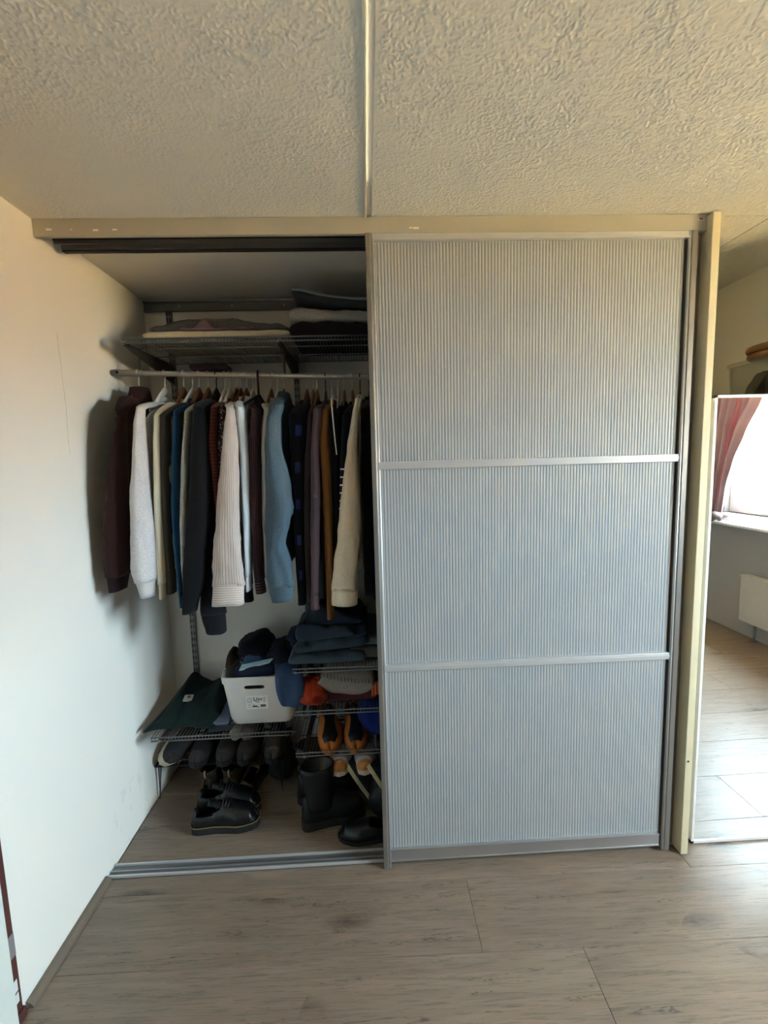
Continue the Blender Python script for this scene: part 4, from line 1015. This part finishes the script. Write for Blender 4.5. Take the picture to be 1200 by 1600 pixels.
    if shaft:
        sh_ = MB(); rr = []
        zz0 = sole_h + collar * 0.45
        for i in range(10):
            t_s = i / 9; z = zz0 + (shaft - zz0) * t_s
            rx_ = 0.066 - 0.010 * math.sin(PI * min(1, t_s * 1.4)) + 0.004 * t_s; ry_ = (0.042 + 0.006 * t_s) * shaft_w
            rr.append([(0.078 - 0.008 * t_s + rx_ * math.cos(a) * (1 + 0.04 * noise.noise((math.cos(a), t_s * 3, 1))), ry_ * math.sin(a) * (1 + 0.05 * noise.noise((math.sin(a), t_s * 3, 5))), z) for a in [2 * PI * k / 20 for k in range(20)]])
        rr.append([(0.07 + (x - 0.07) * 0.9, y * 0.9, z - 0.002) for x, y, z in rr[-1]])
        rr.append([(x, y, z - 0.06) for x, y, z in rr[-1]])
        sh_.loft(rr).build('shaft', mat, root, smooth=True)
        pl_ = MB().tube([(0.008, 0, shaft - 0.03), (-0.004, 0, shaft - 0.01), (-0.004, 0, shaft + 0.012), (0.008, 0, shaft + 0.004)], 0.0035, 5)
        pl_.build('pull_tab', lm or mat, root, smooth=True)
def place(o, loc, yaw=0, roll=0, pitch=0):
    o.location = loc
    o.rotation_euler = (Matrix.Rotation(math.radians(yaw), 3, 'Z') @ Matrix.Rotation(math.radians(pitch), 3, 'Y') @ Matrix.Rotation(math.radians(roll), 3, 'X')).to_euler()
leather = plain('black_leather', (14, 14, 16), 0.32, bscale=260, bstr=0.15)
leather2 = plain('matt_black_leather', (11, 10, 11), 0.5, bscale=260, bstr=0.15)
rubber = plain('black_rubber', (26, 24, 24), 0.7); lining = plain('dark_lining', (16, 15, 16), 0.9)
m_welt = plain('tan_welt_thread', (112, 92, 58), 0.7)
ox = thing('shoe', 'black leather lace-up shoe in front on the closet floor, left of its pair', 'shoe', group='shoes on the closet floor')
ox['label'] = 'black leather lace-up shoe nearest the track, front one of the pair'
shoe(ox, 0.272, 0.108, 0.030, 0, leather, rubber, lining, 0.066, 0.082, 0.052, 0.05, 0.44, plain('black_lace', (14, 14, 15), 0.6), m_welt)
o2 = copy_tree(ox); o2['label'] = 'black leather lace-up shoe just behind its twin, rear one of the pair'
place(ox, (-0.770, 1.712, 0.001), 3); place(o2, (-0.785, 1.822, 0.001), -3)
# tall boots
bt = thing('boot', 'tall black boot in front of its twin, heel to the middle of the closet', 'boot', group='shoes on the closet floor')
shoe(bt, 0.27, 0.104, 0.036, 0, leather2, rubber, lining, 0.10, 0.10, 0.056, 0.10, 0.38, None, None, 0.27, tongue=False)
bt2 = copy_tree(bt); bt2['label'] = 'tall black boot behind its twin, beneath the orange sneakers'
place(bt, (-0.312, 1.690, 0.001), 14); place(bt2, (-0.352, 1.835, 0.001), 10)
# single black shoe at the door edge
s3 = thing('shoe', 'black smooth shoe at the sliding door edge, toe pointing left', 'shoe', group='shoes on the closet floor')
shoe(s3, 0.26, 0.100, 0.014, 0, leather, rubber, lining, 0.06, 0.062, 0.046, 0.06, 0.5, None, None, tongue=False)
place(s3, (0.100, 1.640, 0.001), 180)
# leaning pair with cream soles
cs = plain('cream_rubber_sole', (186, 170, 140), 0.6)
s4 = thing('shoe', 'black canvas slip-on with a cream sole leaning behind the black boots', 'shoe', group='shoes on the closet floor')
shoe(s4, 0.25, 0.096, 0.012, 0, plain('black_canvas', (20, 19, 21), 0.9), cs, lining, 0.055, 0.06, 0.042, 0.06, 0.48, None, None, tongue=False)
s5 = copy_tree(s4); s5['label'] = 'black canvas slip-on with a cream sole at the sliding door edge'
place(s4, (-0.03, 1.80, 0.02), 200, 0, -62); place(s5, (0.07, 1.765, 0.02), 200, 0, -62)
o = blob(0.03, 1.74, 0.085, 0.06, 0.05, 0.085, 61, 0.25, 1.4, flat=0.97)
one('bag', o, plain('black_nylon', (15, 15, 17), 0.6, bscale=120, bstr=0.2), 'black nylon bag slumped on the floor at the sliding door edge', 'bag')
# orange sneakers on the lowest wire shelf
m_or = plain('orange_suede', (176, 102, 44), 0.8, bscale=300, bstr=0.2)
s6 = thing('sneaker', 'orange and black sneaker on the lowest wire shelf, left of the pair', 'sneaker', group='orange sneakers')
shoe(s6, 0.275, 0.108, 0.020, 0, m_or, plain('tan_gum_sole', (150, 96, 48), 0.6), lining, 0.07, 0.076, 0.05, 0.06, 0.47, None, None, strip=leather2, toe_mat=None, lm=plain('grey_badge_tongue', (36, 34, 36), 0.6))
MB().tube([(0.115, 0.008, 0.106), (0.117, 0.008, 0.110)], 0.008, 12).build('badge', plain('silver_badge', (120, 112, 104), 0.4, 0.6), s6)
s7 = copy_tree(s6); s7['label'] = 'orange and black sneaker on the lowest wire shelf, right of the pair'
place(s6, (-0.232, 2.02, 0.298), -82, 0, 4); place(s7, (-0.112, 2.02, 0.298), -84, 0, 4)
one('bag', blob(0.005, 1.90, 0.385, 0.072, 0.115, 0.085, 66, 0.25, 1.5, flat=0.98), cloth('royal_blue_nylon', (26, 40, 104)), 'royal blue cloth bag right of the orange sneakers', 'bag')
# runners below the lowest shelf
def rack(label, x0, x1, y0, y1, z):
    t = thing('shoe_rack', label, 'rack', ((x0 + x1) / 2, (y0 + y1) / 2, 0))
    fr = MB()
    for a, b in (((x0, y0, z), (x1, y0, z)), ((x0, y1, z), (x1, y1, z)), ((x0, y0, z), (x0, y1, z)), ((x1, y0, z), (x1, y1, z))): fr.tube([a, b], 0.005, 6)
    fr.build('frame', m_black_metal, t)
    mb = MB(); n = int((x1 - x0) / 0.022)
    for i in range(1, n): mb.tube([(x0 + (x1 - x0) * i / n, y0, z), (x0 + (x1 - x0) * i / n, y1, z)], 0.0022, 4)
    mb.build('wires', m_black_metal, t, kind='stuff')
    for x in (x0 + 0.008, x1 - 0.008):
        for y in (y0, y1):
            MB().tube([(x - 0.016 * (1 if x > x0 + 0.1 else -0.4), y, z), (x, y, 0.003), (x + 0.016 * (1 if x < x0 + 0.1 else -0.4), y, z)], 0.0035, 6).build('leg', m_black_metal, t)
    return t
rack('black wire shoe rack on hairpin legs at the left wall', -1.0, -0.425, 1.905, 2.15, 0.158)
rack('black wire shoe rack under the lowest wire shelf', -0.215, 0.35, 1.77, 2.14, 0.196)
m_run = plain('grey_white_mesh', (168, 162, 164), 0.8, bscale=420, bstr=0.4, var=0.15)
m_tan_toe = plain('amber_toe_rubber', (176, 120, 62), 0.55)
s8 = thing('sneaker', 'grey and white running shoe with an amber toe, left of its pair', 'sneaker', group='running shoes under the lowest wire shelf')
shoe(s8, 0.27, 0.100, 0.022, 0, m_run, plain('white_foam_sole', (196, 188, 180), 0.7), lining, 0.06, 0.066, 0.044, 0.06, 0.44, plain('dark_lace', (50, 48, 52), 0.8), None, toe_mat=m_tan_toe, ntie=6)
s9 = copy_tree(s8); s9['label'] = 'grey and white running shoe with an amber toe, right of its pair'
place(s8, (-0.158, 1.985, 0.202), -90, 0, 0); place(s9, (-0.060, 1.985, 0.202), -88, 0, 0)
s10 = thing('sneaker', 'dark mauve sneaker under the lowest wire shelf at the sliding door edge', 'sneaker', group='shoes on the closet floor')
shoe(s10, 0.27, 0.10, 0.022, 0, plain('dark_mauve_mesh', (66, 54, 64), 0.8, bscale=300, bstr=0.3), rubber, lining, 0.06, 0.066, 0.044, 0.06, 0.44, plain('pale_lace', (150, 140, 140), 0.8), None)
place(s10, (0.045, 1.99, 0.202), -88)
# shoes on the left rack
ZR = 0.1645
m_char = plain('charcoal_suede', (44, 40, 40), 0.85, bscale=300, bstr=0.2)
s11 = thing('shoe', 'charcoal shoe with a thick cream sole tipped against the left wall on the rack', 'shoe', group='shoes on the left rack')
shoe(s11, 0.27, 0.10, 0.030, 0, m_char, plain('cream_foam_sole', (200, 188, 164), 0.6), lining, 0.06, 0.066, 0.050, 0.06, 0.46, None, None)
place(s11, (-0.905, 2.135, 0.245), -104, -58, 12)
m_dk = plain('dark_grey_mesh', (46, 43, 44), 0.85, bscale=300, bstr=0.25)
dk = thing('sneaker', 'dark grey sneaker leftmost in the row on the rack', 'sneaker', group='shoes on the left rack')
shoe(dk, 0.27, 0.100, 0.022, 0, m_dk, rubber, lining, 0.06, 0.068, 0.048, 0.06, 0.45, plain('black_lace2', (22, 21, 22), 0.8), None)
row = [(-0.800, 'dark grey sneaker leftmost in the row on the rack'), (-0.700, 'dark grey sneaker second from the left in the row on the rack'), (-0.590, 'dark grey sneaker second from the right in the row on the rack'), (-0.485, 'dark grey sneaker rightmost in the row on the rack')]
for k, (x, lb_) in enumerate(row):
    q = dk if k == 0 else copy_tree(dk); q['label'] = lb_
    place(q, (x, 2.135, ZR), -90 + (-3, 2, -2, 3)[k])
ms = thing('slipper', 'small slipper of dark mesh with pale grid lines on the rack', 'slipper', (-0.865, 1.95, ZR), 'shoes on the left rack')
mb = MB(); rr = []
for i in range(9):
    s = i / 8
    rr.append([(-0.865 + 0.034 * math.cos(a), 1.905 + 0.12 * s, ZR + 0.002 + (0.018 + 0.040 * s) * max(0, math.sin(a)) ** 0.6) for a in [PI * k / 10 for k in range(11)]])
mb.loft(rr, closed=False).build('upper', plain('dark_net', (50, 44, 38), 0.9), ms, smooth=True)
mb = MB()
for i in (0, 2, 4, 6): mb.tube(rr[i], 0.0014, 4)
for k in (2, 4, 5, 6, 8): mb.tube([r[k] for r in rr], 0.0014, 4)
mb.build('grid', plain('straw_thread', (136, 116, 82), 0.8), ms)
for (x, mm, lb_, rl) in ((-0.632, plain('cream_canvas', (150, 144, 132), 0.9, bscale=200, bstr=0.3), 'cream canvas shoe lying on top of the dark sneakers under the basket shelf', 20), (-0.590, plain('tan_suede', (104, 88, 76), 0.9, bscale=200, bstr=0.3), 'tan suede shoe lying on the dark sneakers right of the cream one', -15)):
    q = thing('shoe', lb_, 'shoe', group='shoes on the left rack')
    shoe(q, 0.22, 0.075, 0.014, 0, mm, mm, lining, 0.044, 0.05, 0.036, 0.06, 0.46, None, None, tongue=False)
    place(q, (x, 2.13, 0.315), -92, rl, 16)
# boots and a loafer under the rack
m_kh = plain('khaki_suede', (66, 54, 40), 0.9, bscale=250, bstr=0.25); m_tab = plain('tan_pull_tab', (176, 150, 112), 0.8)
kb = thing('boot', 'khaki suede ankle boot under the rack, left of its pair', 'boot', group='shoes under the left rack')
shoe(kb, 0.26, 0.10, 0.024, 0, m_kh, rubber, lining, 0.08, 0.085, 0.05, 0.10, 0.38, None, None, 0.125, lm=m_tab, tongue=False)
kb2 = copy_tree(kb); kb2['label'] = 'khaki suede ankle boot under the rack, right of its pair'
place(kb, (-0.775, 1.885, 0.001), 88); place(kb2, (-0.668, 1.885, 0.001), 92)
lf = thing('shoe', 'beige and black loafer under the right end of the rack', 'shoe', group='shoes under the left rack')
shoe(lf, 0.26, 0.098, 0.016, 0, plain('beige_leather', (122, 98, 74), 0.6, bscale=200, bstr=0.15), rubber, lining, 0.06, 0.062, 0.046, 0.06, 0.48, None, None, panel=leather2, tongue=False)
place(lf, (-0.60, 1.865, 0.001), 78)
# dark bag on the floor at the far right of the rack
one('bag', blob(-0.455, 2.03, 0.08, 0.06, 0.09, 0.08, 71, 0.25, 1.5, flat=0.97), plain('dark_canvas', (28, 25, 25), 0.9, bscale=150, bstr=0.3), 'small dark canvas bag under the right end of the left rack', 'bag')

# ------------------------------------------------------------------ mirror and niche
t = thing('standing_mirror', 'tall mirror in a thin white frame right of the closet, reflecting a window', 'mirror', (1.46, 1.52, 0))
mx0, mx1, mz1, my = 1.2125, 1.708, 1.702, 1.512
fm = MB()
for a in ((mx0, mx0 + 0.009, 0.002, mz1), (mx1 - 0.009, mx1, 0.002, mz1), (mx0, mx1, mz1 - 0.009, mz1), (mx0, mx1, 0.002, 0.012)):
    fm.box(a[0], a[1], my - 0.004, my + 0.018, a[2], a[3])
fm.build('frame', m_mirror_frame, t)
MB().box(mx0 + 0.008, mx1 - 0.008, my, my + 0.006, 0.010, mz1 - 0.008).build('glass', m_mirror, t)
MB().box(mx0 + 0.002, mx1 - 0.002, my + 0.007, my + 0.017, 0.004, mz1 - 0.002).build('backing', m_bracket, t)
t = thing('niche_shelf', 'white shelf unit in the niche behind the mirror', 'shelf', (1.5, 1.8, 0))
for z in (0.0, 0.5, 1.0, 1.50): MB().box(1.40, 1.706, 1.56, 2.12, z + 0.002, z + 0.022).build('board', m_door_white, t, bevel=0.002)
for y in (1.56, 2.10): MB().box(1.40, 1.706, y, y + 0.018, 0.022, 1.502).build('side', m_door_white, t, bevel=0.002)
def thin(t, refl):
    """a clear unrefracting sheet with a faint surface reflection"""
    q = t.t; a = q.nodes.new('ShaderNodeBsdfTransparent'); a.inputs[0].default_value = (0.97, 0.97, 0.96, 1); g = q.nodes.new('ShaderNodeBsdfGlossy'); g.inputs['Roughness'].default_value = 0.05
    x = q.nodes.new('ShaderNodeMixShader'); lw = q.nodes.new('ShaderNodeLayerWeight'); lw.inputs[0].default_value = refl; q.links.new(lw.outputs['Facing'], x.inputs[0])
    q.links.new(a.outputs[0], x.inputs[1]); q.links.new(g.outputs[0], x.inputs[2]); q.links.new(x.outputs[0], q.nodes['Material Output'].inputs['Surface'])
    return t.m
tg = NT('clear_plastic'); tg.set('Base Color', (0.96, 0.97, 0.96, 1)); tg.set('Transmission Weight', 1.0); tg.set('Roughness', 0.06); tg.set('IOR', 1.25)
m_clear = thin(tg, 0.2)
t = thing('storage_box', 'clear plastic storage box above the mirror holding a dark furry hat', 'box', (1.58, 1.66, 1.525))
bx = [rrect(1.578, 1.662, hx, hy, 0.02, z, 4) for z, hx, hy in ((1.524, 0.105, 0.088), (1.83, 0.122, 0.098), (1.833, 0.126, 0.102), (1.836, 0.120, 0.096), (1.53, 0.101, 0.084))]
MB().loft(bx).build('body', m_clear, t, smooth=True)
MB().loft([rrect(1.578, 1.662, hx, hy, 0.02, z, 4) for z, hx, hy in ((1.837, 0.126, 0.102), (1.848, 0.128, 0.104), (1.852, 0.122, 0.098))]).build('lid', m_clear, t)
one('hat', blob(1.560, 1.660, 1.655, 0.092, 0.080, 0.155, 81, 0.16, 3.5, 36, 26, 0.8), plain('dark_brown_fur', (44, 32, 30), 0.95, bscale=260, bstr=1.0, var=0.4), 'dark brown furry hat inside the clear box above the mirror', 'hat')
t = thing('wicker_tray', 'brown coiled wicker tray on the lid of the clear box above the mirror', 'tray', (1.58, 1.64, 1.853))
m_wk = plain('brown_wicker', (122, 84, 50), 0.7, bscale=160, bstr=0.6, var=0.25)
for z, r in ((1.866, 0.098), (1.890, 0.103)):
    pts = [(1.578 + (r + 0.004) * math.cos(a), 1.640 + r * math.sin(a), z) for a in [2 * PI * k / 40 for k in range(41)]]
    MB().tube(pts, 0.0125, 8).build('coil', m_wk, t, smooth=True)
MB().loft([[(1.578 + 0.095 * math.cos(a), 1.640 + 0.095 * math.sin(a), z) for a in [2 * PI * k / 32 for k in range(32)]] for z in (1.8535, 1.860)]).build('bottom', m_wk, t)
pg = thing('sprig', 'green artificial sprig beside the furry hat above the mirror', 'plant', (1.64, 1.63, 1.74))

# sprig leaves
mg = plain('green_leaf', (70, 84, 58), 0.7)
for k in range(7):
    a = k * 0.9; dx, dy = 0.016 * math.cos(a), 0.016 * math.sin(a); z = 1.775 + 0.007 * k
    MB().loft([[(1.645 + dx * q, 1.612 + dy * q, z + 0.02 * math.sin(q) + d) for q in (0.2, 1.0)] + [(1.645 + dx * q - dy * 0.35 * (q < 1.5), 1.612 + dy * q + dx * 0.35, z + 0.02 * math.sin(q) + d) for q in (1.9, 1.0)] for d in (0, 0.001)]).build('leaf', mg, pg)
MB().tube([(1.645, 1.612, 1.74), (1.645, 1.612, 1.83)], 0.002, 5).build('stem', mg, pg)

# ------------------------------------------------------------------ window wall, seen in the mirror
m_wframe = plain('white_window_paint', (236, 236, 234), 0.4)
win = setting('window_1')
fm = MB()
fz0, fz1 = WZ0 + 0.03, WZ1
for y0, y1, z0, z1 in ((WY0, WY1, WZ0, WZ0 + 0.14), (WY0, WY1, WZ1 - 0.06, WZ1), (WY0, WY0 + 0.06, WZ0 + 0.14, WZ1 - 0.06), (WY1 - 0.06, WY1, WZ0 + 0.14, WZ1 - 0.06), (0.02, 0.07, WZ0 + 0.14, WZ1 - 0.06)):
    fm.box(3.14, 3.20, y0, y1, z0, z1)
fm.build('frame', m_wframe, win, bevel=0.004)
tg = NT('window_glass'); tg.set('Base Color', (1, 1, 1, 1)); tg.set('Transmission Weight', 1.0); tg.set('Roughness', 0.0); tg.set('IOR', 1.0); tg.set('Specular IOR Level', 0.0)
m_pane = tg.m
# thin panes: a clear, unrefracting sheet with a faint surface reflection
pt_ = m_pane.node_tree; tr = pt_.nodes.new('ShaderNodeBsdfTransparent'); gl = pt_.nodes.new('ShaderNodeBsdfGlossy'); gl.inputs['Roughness'].default_value = 0.0
mx_ = pt_.nodes.new('ShaderNodeMixShader'); mx_.inputs[0].default_value = 0.05
pt_.links.new(tr.outputs[0], mx_.inputs[1]); pt_.links.new(gl.outputs[0], mx_.inputs[2])
pt_.links.new(mx_.outputs[0], pt_.nodes['Material Output'].inputs['Surface'])
for y0, y1 in ((WY0 + 0.06, 0.02), (0.07, WY1 - 0.06)):
    MB().box(3.168, 3.172, y0, y1, WZ0 + 0.14, WZ1 - 0.06).build('pane', m_pane, win)
MB().box(2.93, 3.14, WY0 - 0.05, WY1 + 0.05, 0.915, 0.935).build('sill', m_wframe, win, bevel=0.004)
MB().box(3.06, 3.14, WY0 + 0.0, WY1, 0.935, WZ0).build('sill_upstand', m_wframe, win)
m_rad = plain('aged_white_enamel', (196, 194, 186), 0.45)
tr_ = thing('radiator', 'white panel radiator under the window, seen in the mirror', 'radiator', (3.03, 0.3, 0.15))
MB().box(3.0, 3.06, -0.345, 0.58, 0.15, 0.52).build('body', m_rad, tr_, bevel=0.006)
MB().box(2.992, 3.068, -0.35, 0.585, 0.518, 0.530).build('top_grille', m_rad, tr_, bevel=0.003)
for y in (-0.22, 0.45):
    MB().tube([(3.03, y, 0.15), (3.03, y, 0.05), (3.03, y, 0.004)], 0.009, 8).build('pipe', m_alu_dark, tr_, smooth=True)
    MB().box(3.058, 3.099, y - 0.03, y + 0.03, 0.42, 0.47).build('wall_clip', m_alu_dark, tr_)

# curtain gathered to the left jamb
def curtain_mat():
    t = NT('rose_curtain'); t.set('Roughness', 0.85); t.set('Specular IOR Level', 0.2)
    u, v = t.uv(); o = t.obj()
    f = t.math('FRACT', t.math('MULTIPLY', u, 2.0))
    c = t.mix(t.noise(o, 3, 2), lin((122, 104, 108)), lin((182, 160, 156)))
    band = t.math('MULTIPLY', t.math('GREATER_THAN', f, 0.28), t.math('LESS_THAN', f, 0.46))
    c = t.mix(t.math('MULTIPLY', band, 0.6), c, lin((150, 84, 92)))
    t.l(c, t.b.inputs['Base Color'])
    tl = t.n('ShaderNodeBsdfTranslucent'); t.l(c, tl.inputs[0]); mx = t.n('ShaderNodeMixShader'); mx.inputs[0].default_value = 0.4
    t.l(t.b.outputs[0], mx.inputs[1]); t.l(tl.outputs[0], mx.inputs[2])
    t.l(mx.outputs[0], t.t.nodes['Material Output'].inputs['Surface'])
    return t.m
m_cur = curtain_mat()
ct = thing('curtain', 'rose striped curtain tied back beside the window, seen in the mirror', 'curtain', (3.0, -0.6, 0.86))
zt, zb_ = 2.2, 0.985
NU, NV = 72, 34
vs, uvs, fs = [], [], []
for j in range(NV + 1):
    q = j / NV; z = zt + (zb_ - zt) * q
    yl = -0.86 + 0.16 * q
    yr = interp([(2.2, -0.08), (1.91, -0.19), (1.65, -0.31), (1.43, -0.39), (1.2, -0.45), (1.05, -0.475), (0.985, -0.49)], z)[0]
    for i in range(NU + 1):
        u = i / NU
        y = yl + (yr - yl) * u
        amp = 0.042 * (1 - 0.45 * q)
        x = 2.975 - 0.03 * q + amp * math.sin(u * 2 * PI * 6.5 + 0.8 * math.sin(q * 4) + q * 1.5) + 0.012 * math.sin(u * 31 + q * 7)
        x -= 0.03 * math.exp(-((u - 0.85) / 0.12) ** 2) * q
        vs.append((x, y, z + 0.05 * q * u * (1 - q))); uvs.append((u, q))
for j in range(NV):
    for i in range(NU):
        a = j * (NU + 1) + i; fs.append((a, a + 1, a + NU + 2, a + NU + 1))
mb = MB(); mb.add(vs, fs, uvs)
cu = mb.build('drape', m_cur, ct, smooth=True)
sm = cu.modifiers.new('s', 'SOLIDIFY'); sm.thickness = 0.003
pts = [(2.945 + 0.045 * math.cos(a), -0.585 + 0.115 * math.sin(a), 0.985 + 0.012 * math.sin(a)) for a in [2 * PI * k / 24 for k in range(25)]]
MB().tube(pts, 0.026, 10).build('tie_band', m_cur, ct, smooth=True)
MB().tube([(2.90, -0.47, 0.965), (2.885, -0.45, 0.985), (2.885, -0.50, 0.995), (2.885, -0.56, 0.965), (2.885, -0.62, 0.93), (2.89, -0.66, 0.885), (2.885, -0.63, 0.855), (2.885, -0.59, 0.885), (2.885, -0.56, 0.93)], [0.018, 0.030, 0.036, 0.036, 0.038, 0.036, 0.034, 0.028, 0.016], 12).build('knot_tail', m_cur, ct, smooth=True)

# ------------------------------------------------------------------ outside the window
GZ = -6.5
def ground_mat():
    t = NT('warm_paving'); t.set('Roughness', 0.95); p = t.pos()
    t.l(t.mix(t.noise(p, 0.12, 4), lin((170, 138, 86)), lin((200, 165, 106))), t.b.inputs['Base Color']); return t.m
o = MB().box(3.6, 220, -180, 120, GZ - 0.2, GZ).build('ground', ground_mat()); o['kind'] = 'structure'
m_bl = plain('grey_blue_cladding', (108, 120, 136), 0.7); m_win = plain('dark_glass', (52, 60, 68), 0.2); m_bw = plain('white_render', (196, 196, 194), 0.8); m_brick = plain('tan_brick', (168, 130, 100), 0.9, bscale=3, bstr=0.2); m_roof = plain('brown_roof', (120, 84, 66), 0.8)
def building(name, label, cx, cy, wx, wy, h, mat, face_rows, face_cols, roof=False, yaw=0.0):
    t = thing(name, label, 'building', (cx, cy, GZ), 'buildings outside the window'); 
    MB().box(cx - wx / 2, cx + wx / 2, cy - wy / 2, cy + wy / 2, GZ, GZ + h).build('walls', mat, t)
    for r in range(face_rows):
        for c in range(face_cols):
            z = GZ + h * (r + 0.35) / face_rows; y = cy - wy / 2 + wy * (c + 0.5) / face_cols; dy = wy / face_cols * 0.28; dz = h / face_rows * 0.25
            MB().box(cx - wx / 2 - 0.08, cx - wx / 2 + 0.05, y - dy, y + dy, z, z + 2 * dz).build('window', m_win, t)
    for c in range(max(2, int(face_cols * wx / wy))):
        for r in range(face_rows):
            n = max(2, int(face_cols * wx / wy)); x = cx - wx / 2 + wx * (c + 0.5) / n; dx = wx / n * 0.28; z = GZ + h * (r + 0.35) / face_rows; dz = h / face_rows * 0.25
            MB().box(x - dx, x + dx, cy + wy / 2 - 0.05, cy + wy / 2 + 0.08, z, z + 2 * dz).build('window', m_win, t)
    if roof:
        MB().loft([[(cx - wx / 2 - 0.4, y, GZ + h), (cx + wx / 2 + 0.4, y, GZ + h), (cx, y, GZ + h + 3)] for y in (cy - wy / 2 - 0.3, cy + wy / 2 + 0.3)]).build('roof', m_roof, t)
    else:
        MB().box(cx - wx / 2 - 0.3, cx + wx / 2 + 0.3, cy - wy / 2 - 0.3, cy + wy / 2 + 0.3, GZ + h, GZ + h + 0.5).build('parapet', mat, t)
    return t
building('apartment_tower', 'grey blue apartment tower beyond the trees, seen in the mirror', 78, -82.5, 7, 7, 11.6, m_bl, 5, 3)
building('house', 'white rendered house at the right of the mirrored window view', 50, -41, 9, 10, 12.5, m_bw, 4, 4)
building('house', 'tan brick house with a brown roof across the yard from the window', 46, -6, 9, 16, 7.5, m_brick, 3, 6, True)
building('house', 'tan brick house with a brown roof farther along the yard', 46, 16, 9, 16, 7.5, m_brick, 3, 6, True)
building('house', 'long low white house far behind the trees', 95, -108, 10, 18, 7.0, m_bw, 2, 6)
m_leaf = plain('yellow_green_leaves', (142, 160, 92), 0.9, var=0.3); m_leaf2 = plain('grey_green_leaves', (112, 134, 104), 0.9, var=0.3); m_bark = plain('bark', (92, 76, 62), 0.9)
def tree(label, x, y, h, r, mat, seed):
    t = thing('tree', label, 'tree', (x, y, GZ), 'trees outside the window')
    MB().tube([(x, y, GZ), (x + 0.1, y, GZ + h * 0.5), (x, y + 0.1, GZ + h * 0.8)], [0.2, 0.16, 0.08], 8).build('trunk', m_bark, t)
    rnd = random.Random(seed); mb = MB()
    for k in range(700):
        d = Vector((rnd.gauss(0, 1), rnd.gauss(0, 1), rnd.gauss(0, 1))).normalized() * rnd.random() ** 0.4
        p = Vector((x, y, GZ + h - r * 0.9)) + Vector((d.x * r, d.y * r, d.z * r * 0.9)); s = rnd.uniform(0.15, 0.32)
        a = Vector((rnd.gauss(0, 1), rnd.gauss(0, 1), rnd.gauss(0, 1))).normalized(); b_ = a.orthogonal().normalized()
        mb.add([p + a * s, p + b_ * s * 0.6, p - a * s, p - b_ * s * 0.6], [(0, 1, 2, 3)])
    mb.build('crown', mat, t)
tree('yellow green leafy tree below the grey blue tower, seen in the mirror', 21.0, -19.2, 6.9, 1.7, m_leaf, 1)
tree('grey green leafy tree left of the yellow green one in the window view', 20.0, -23.0, 5.6, 1.7, m_leaf2, 2)
tree('grey green leafy tree right of the yellow green one in the window view', 25.4, -20.6, 5.9, 1.6, m_leaf2, 3)
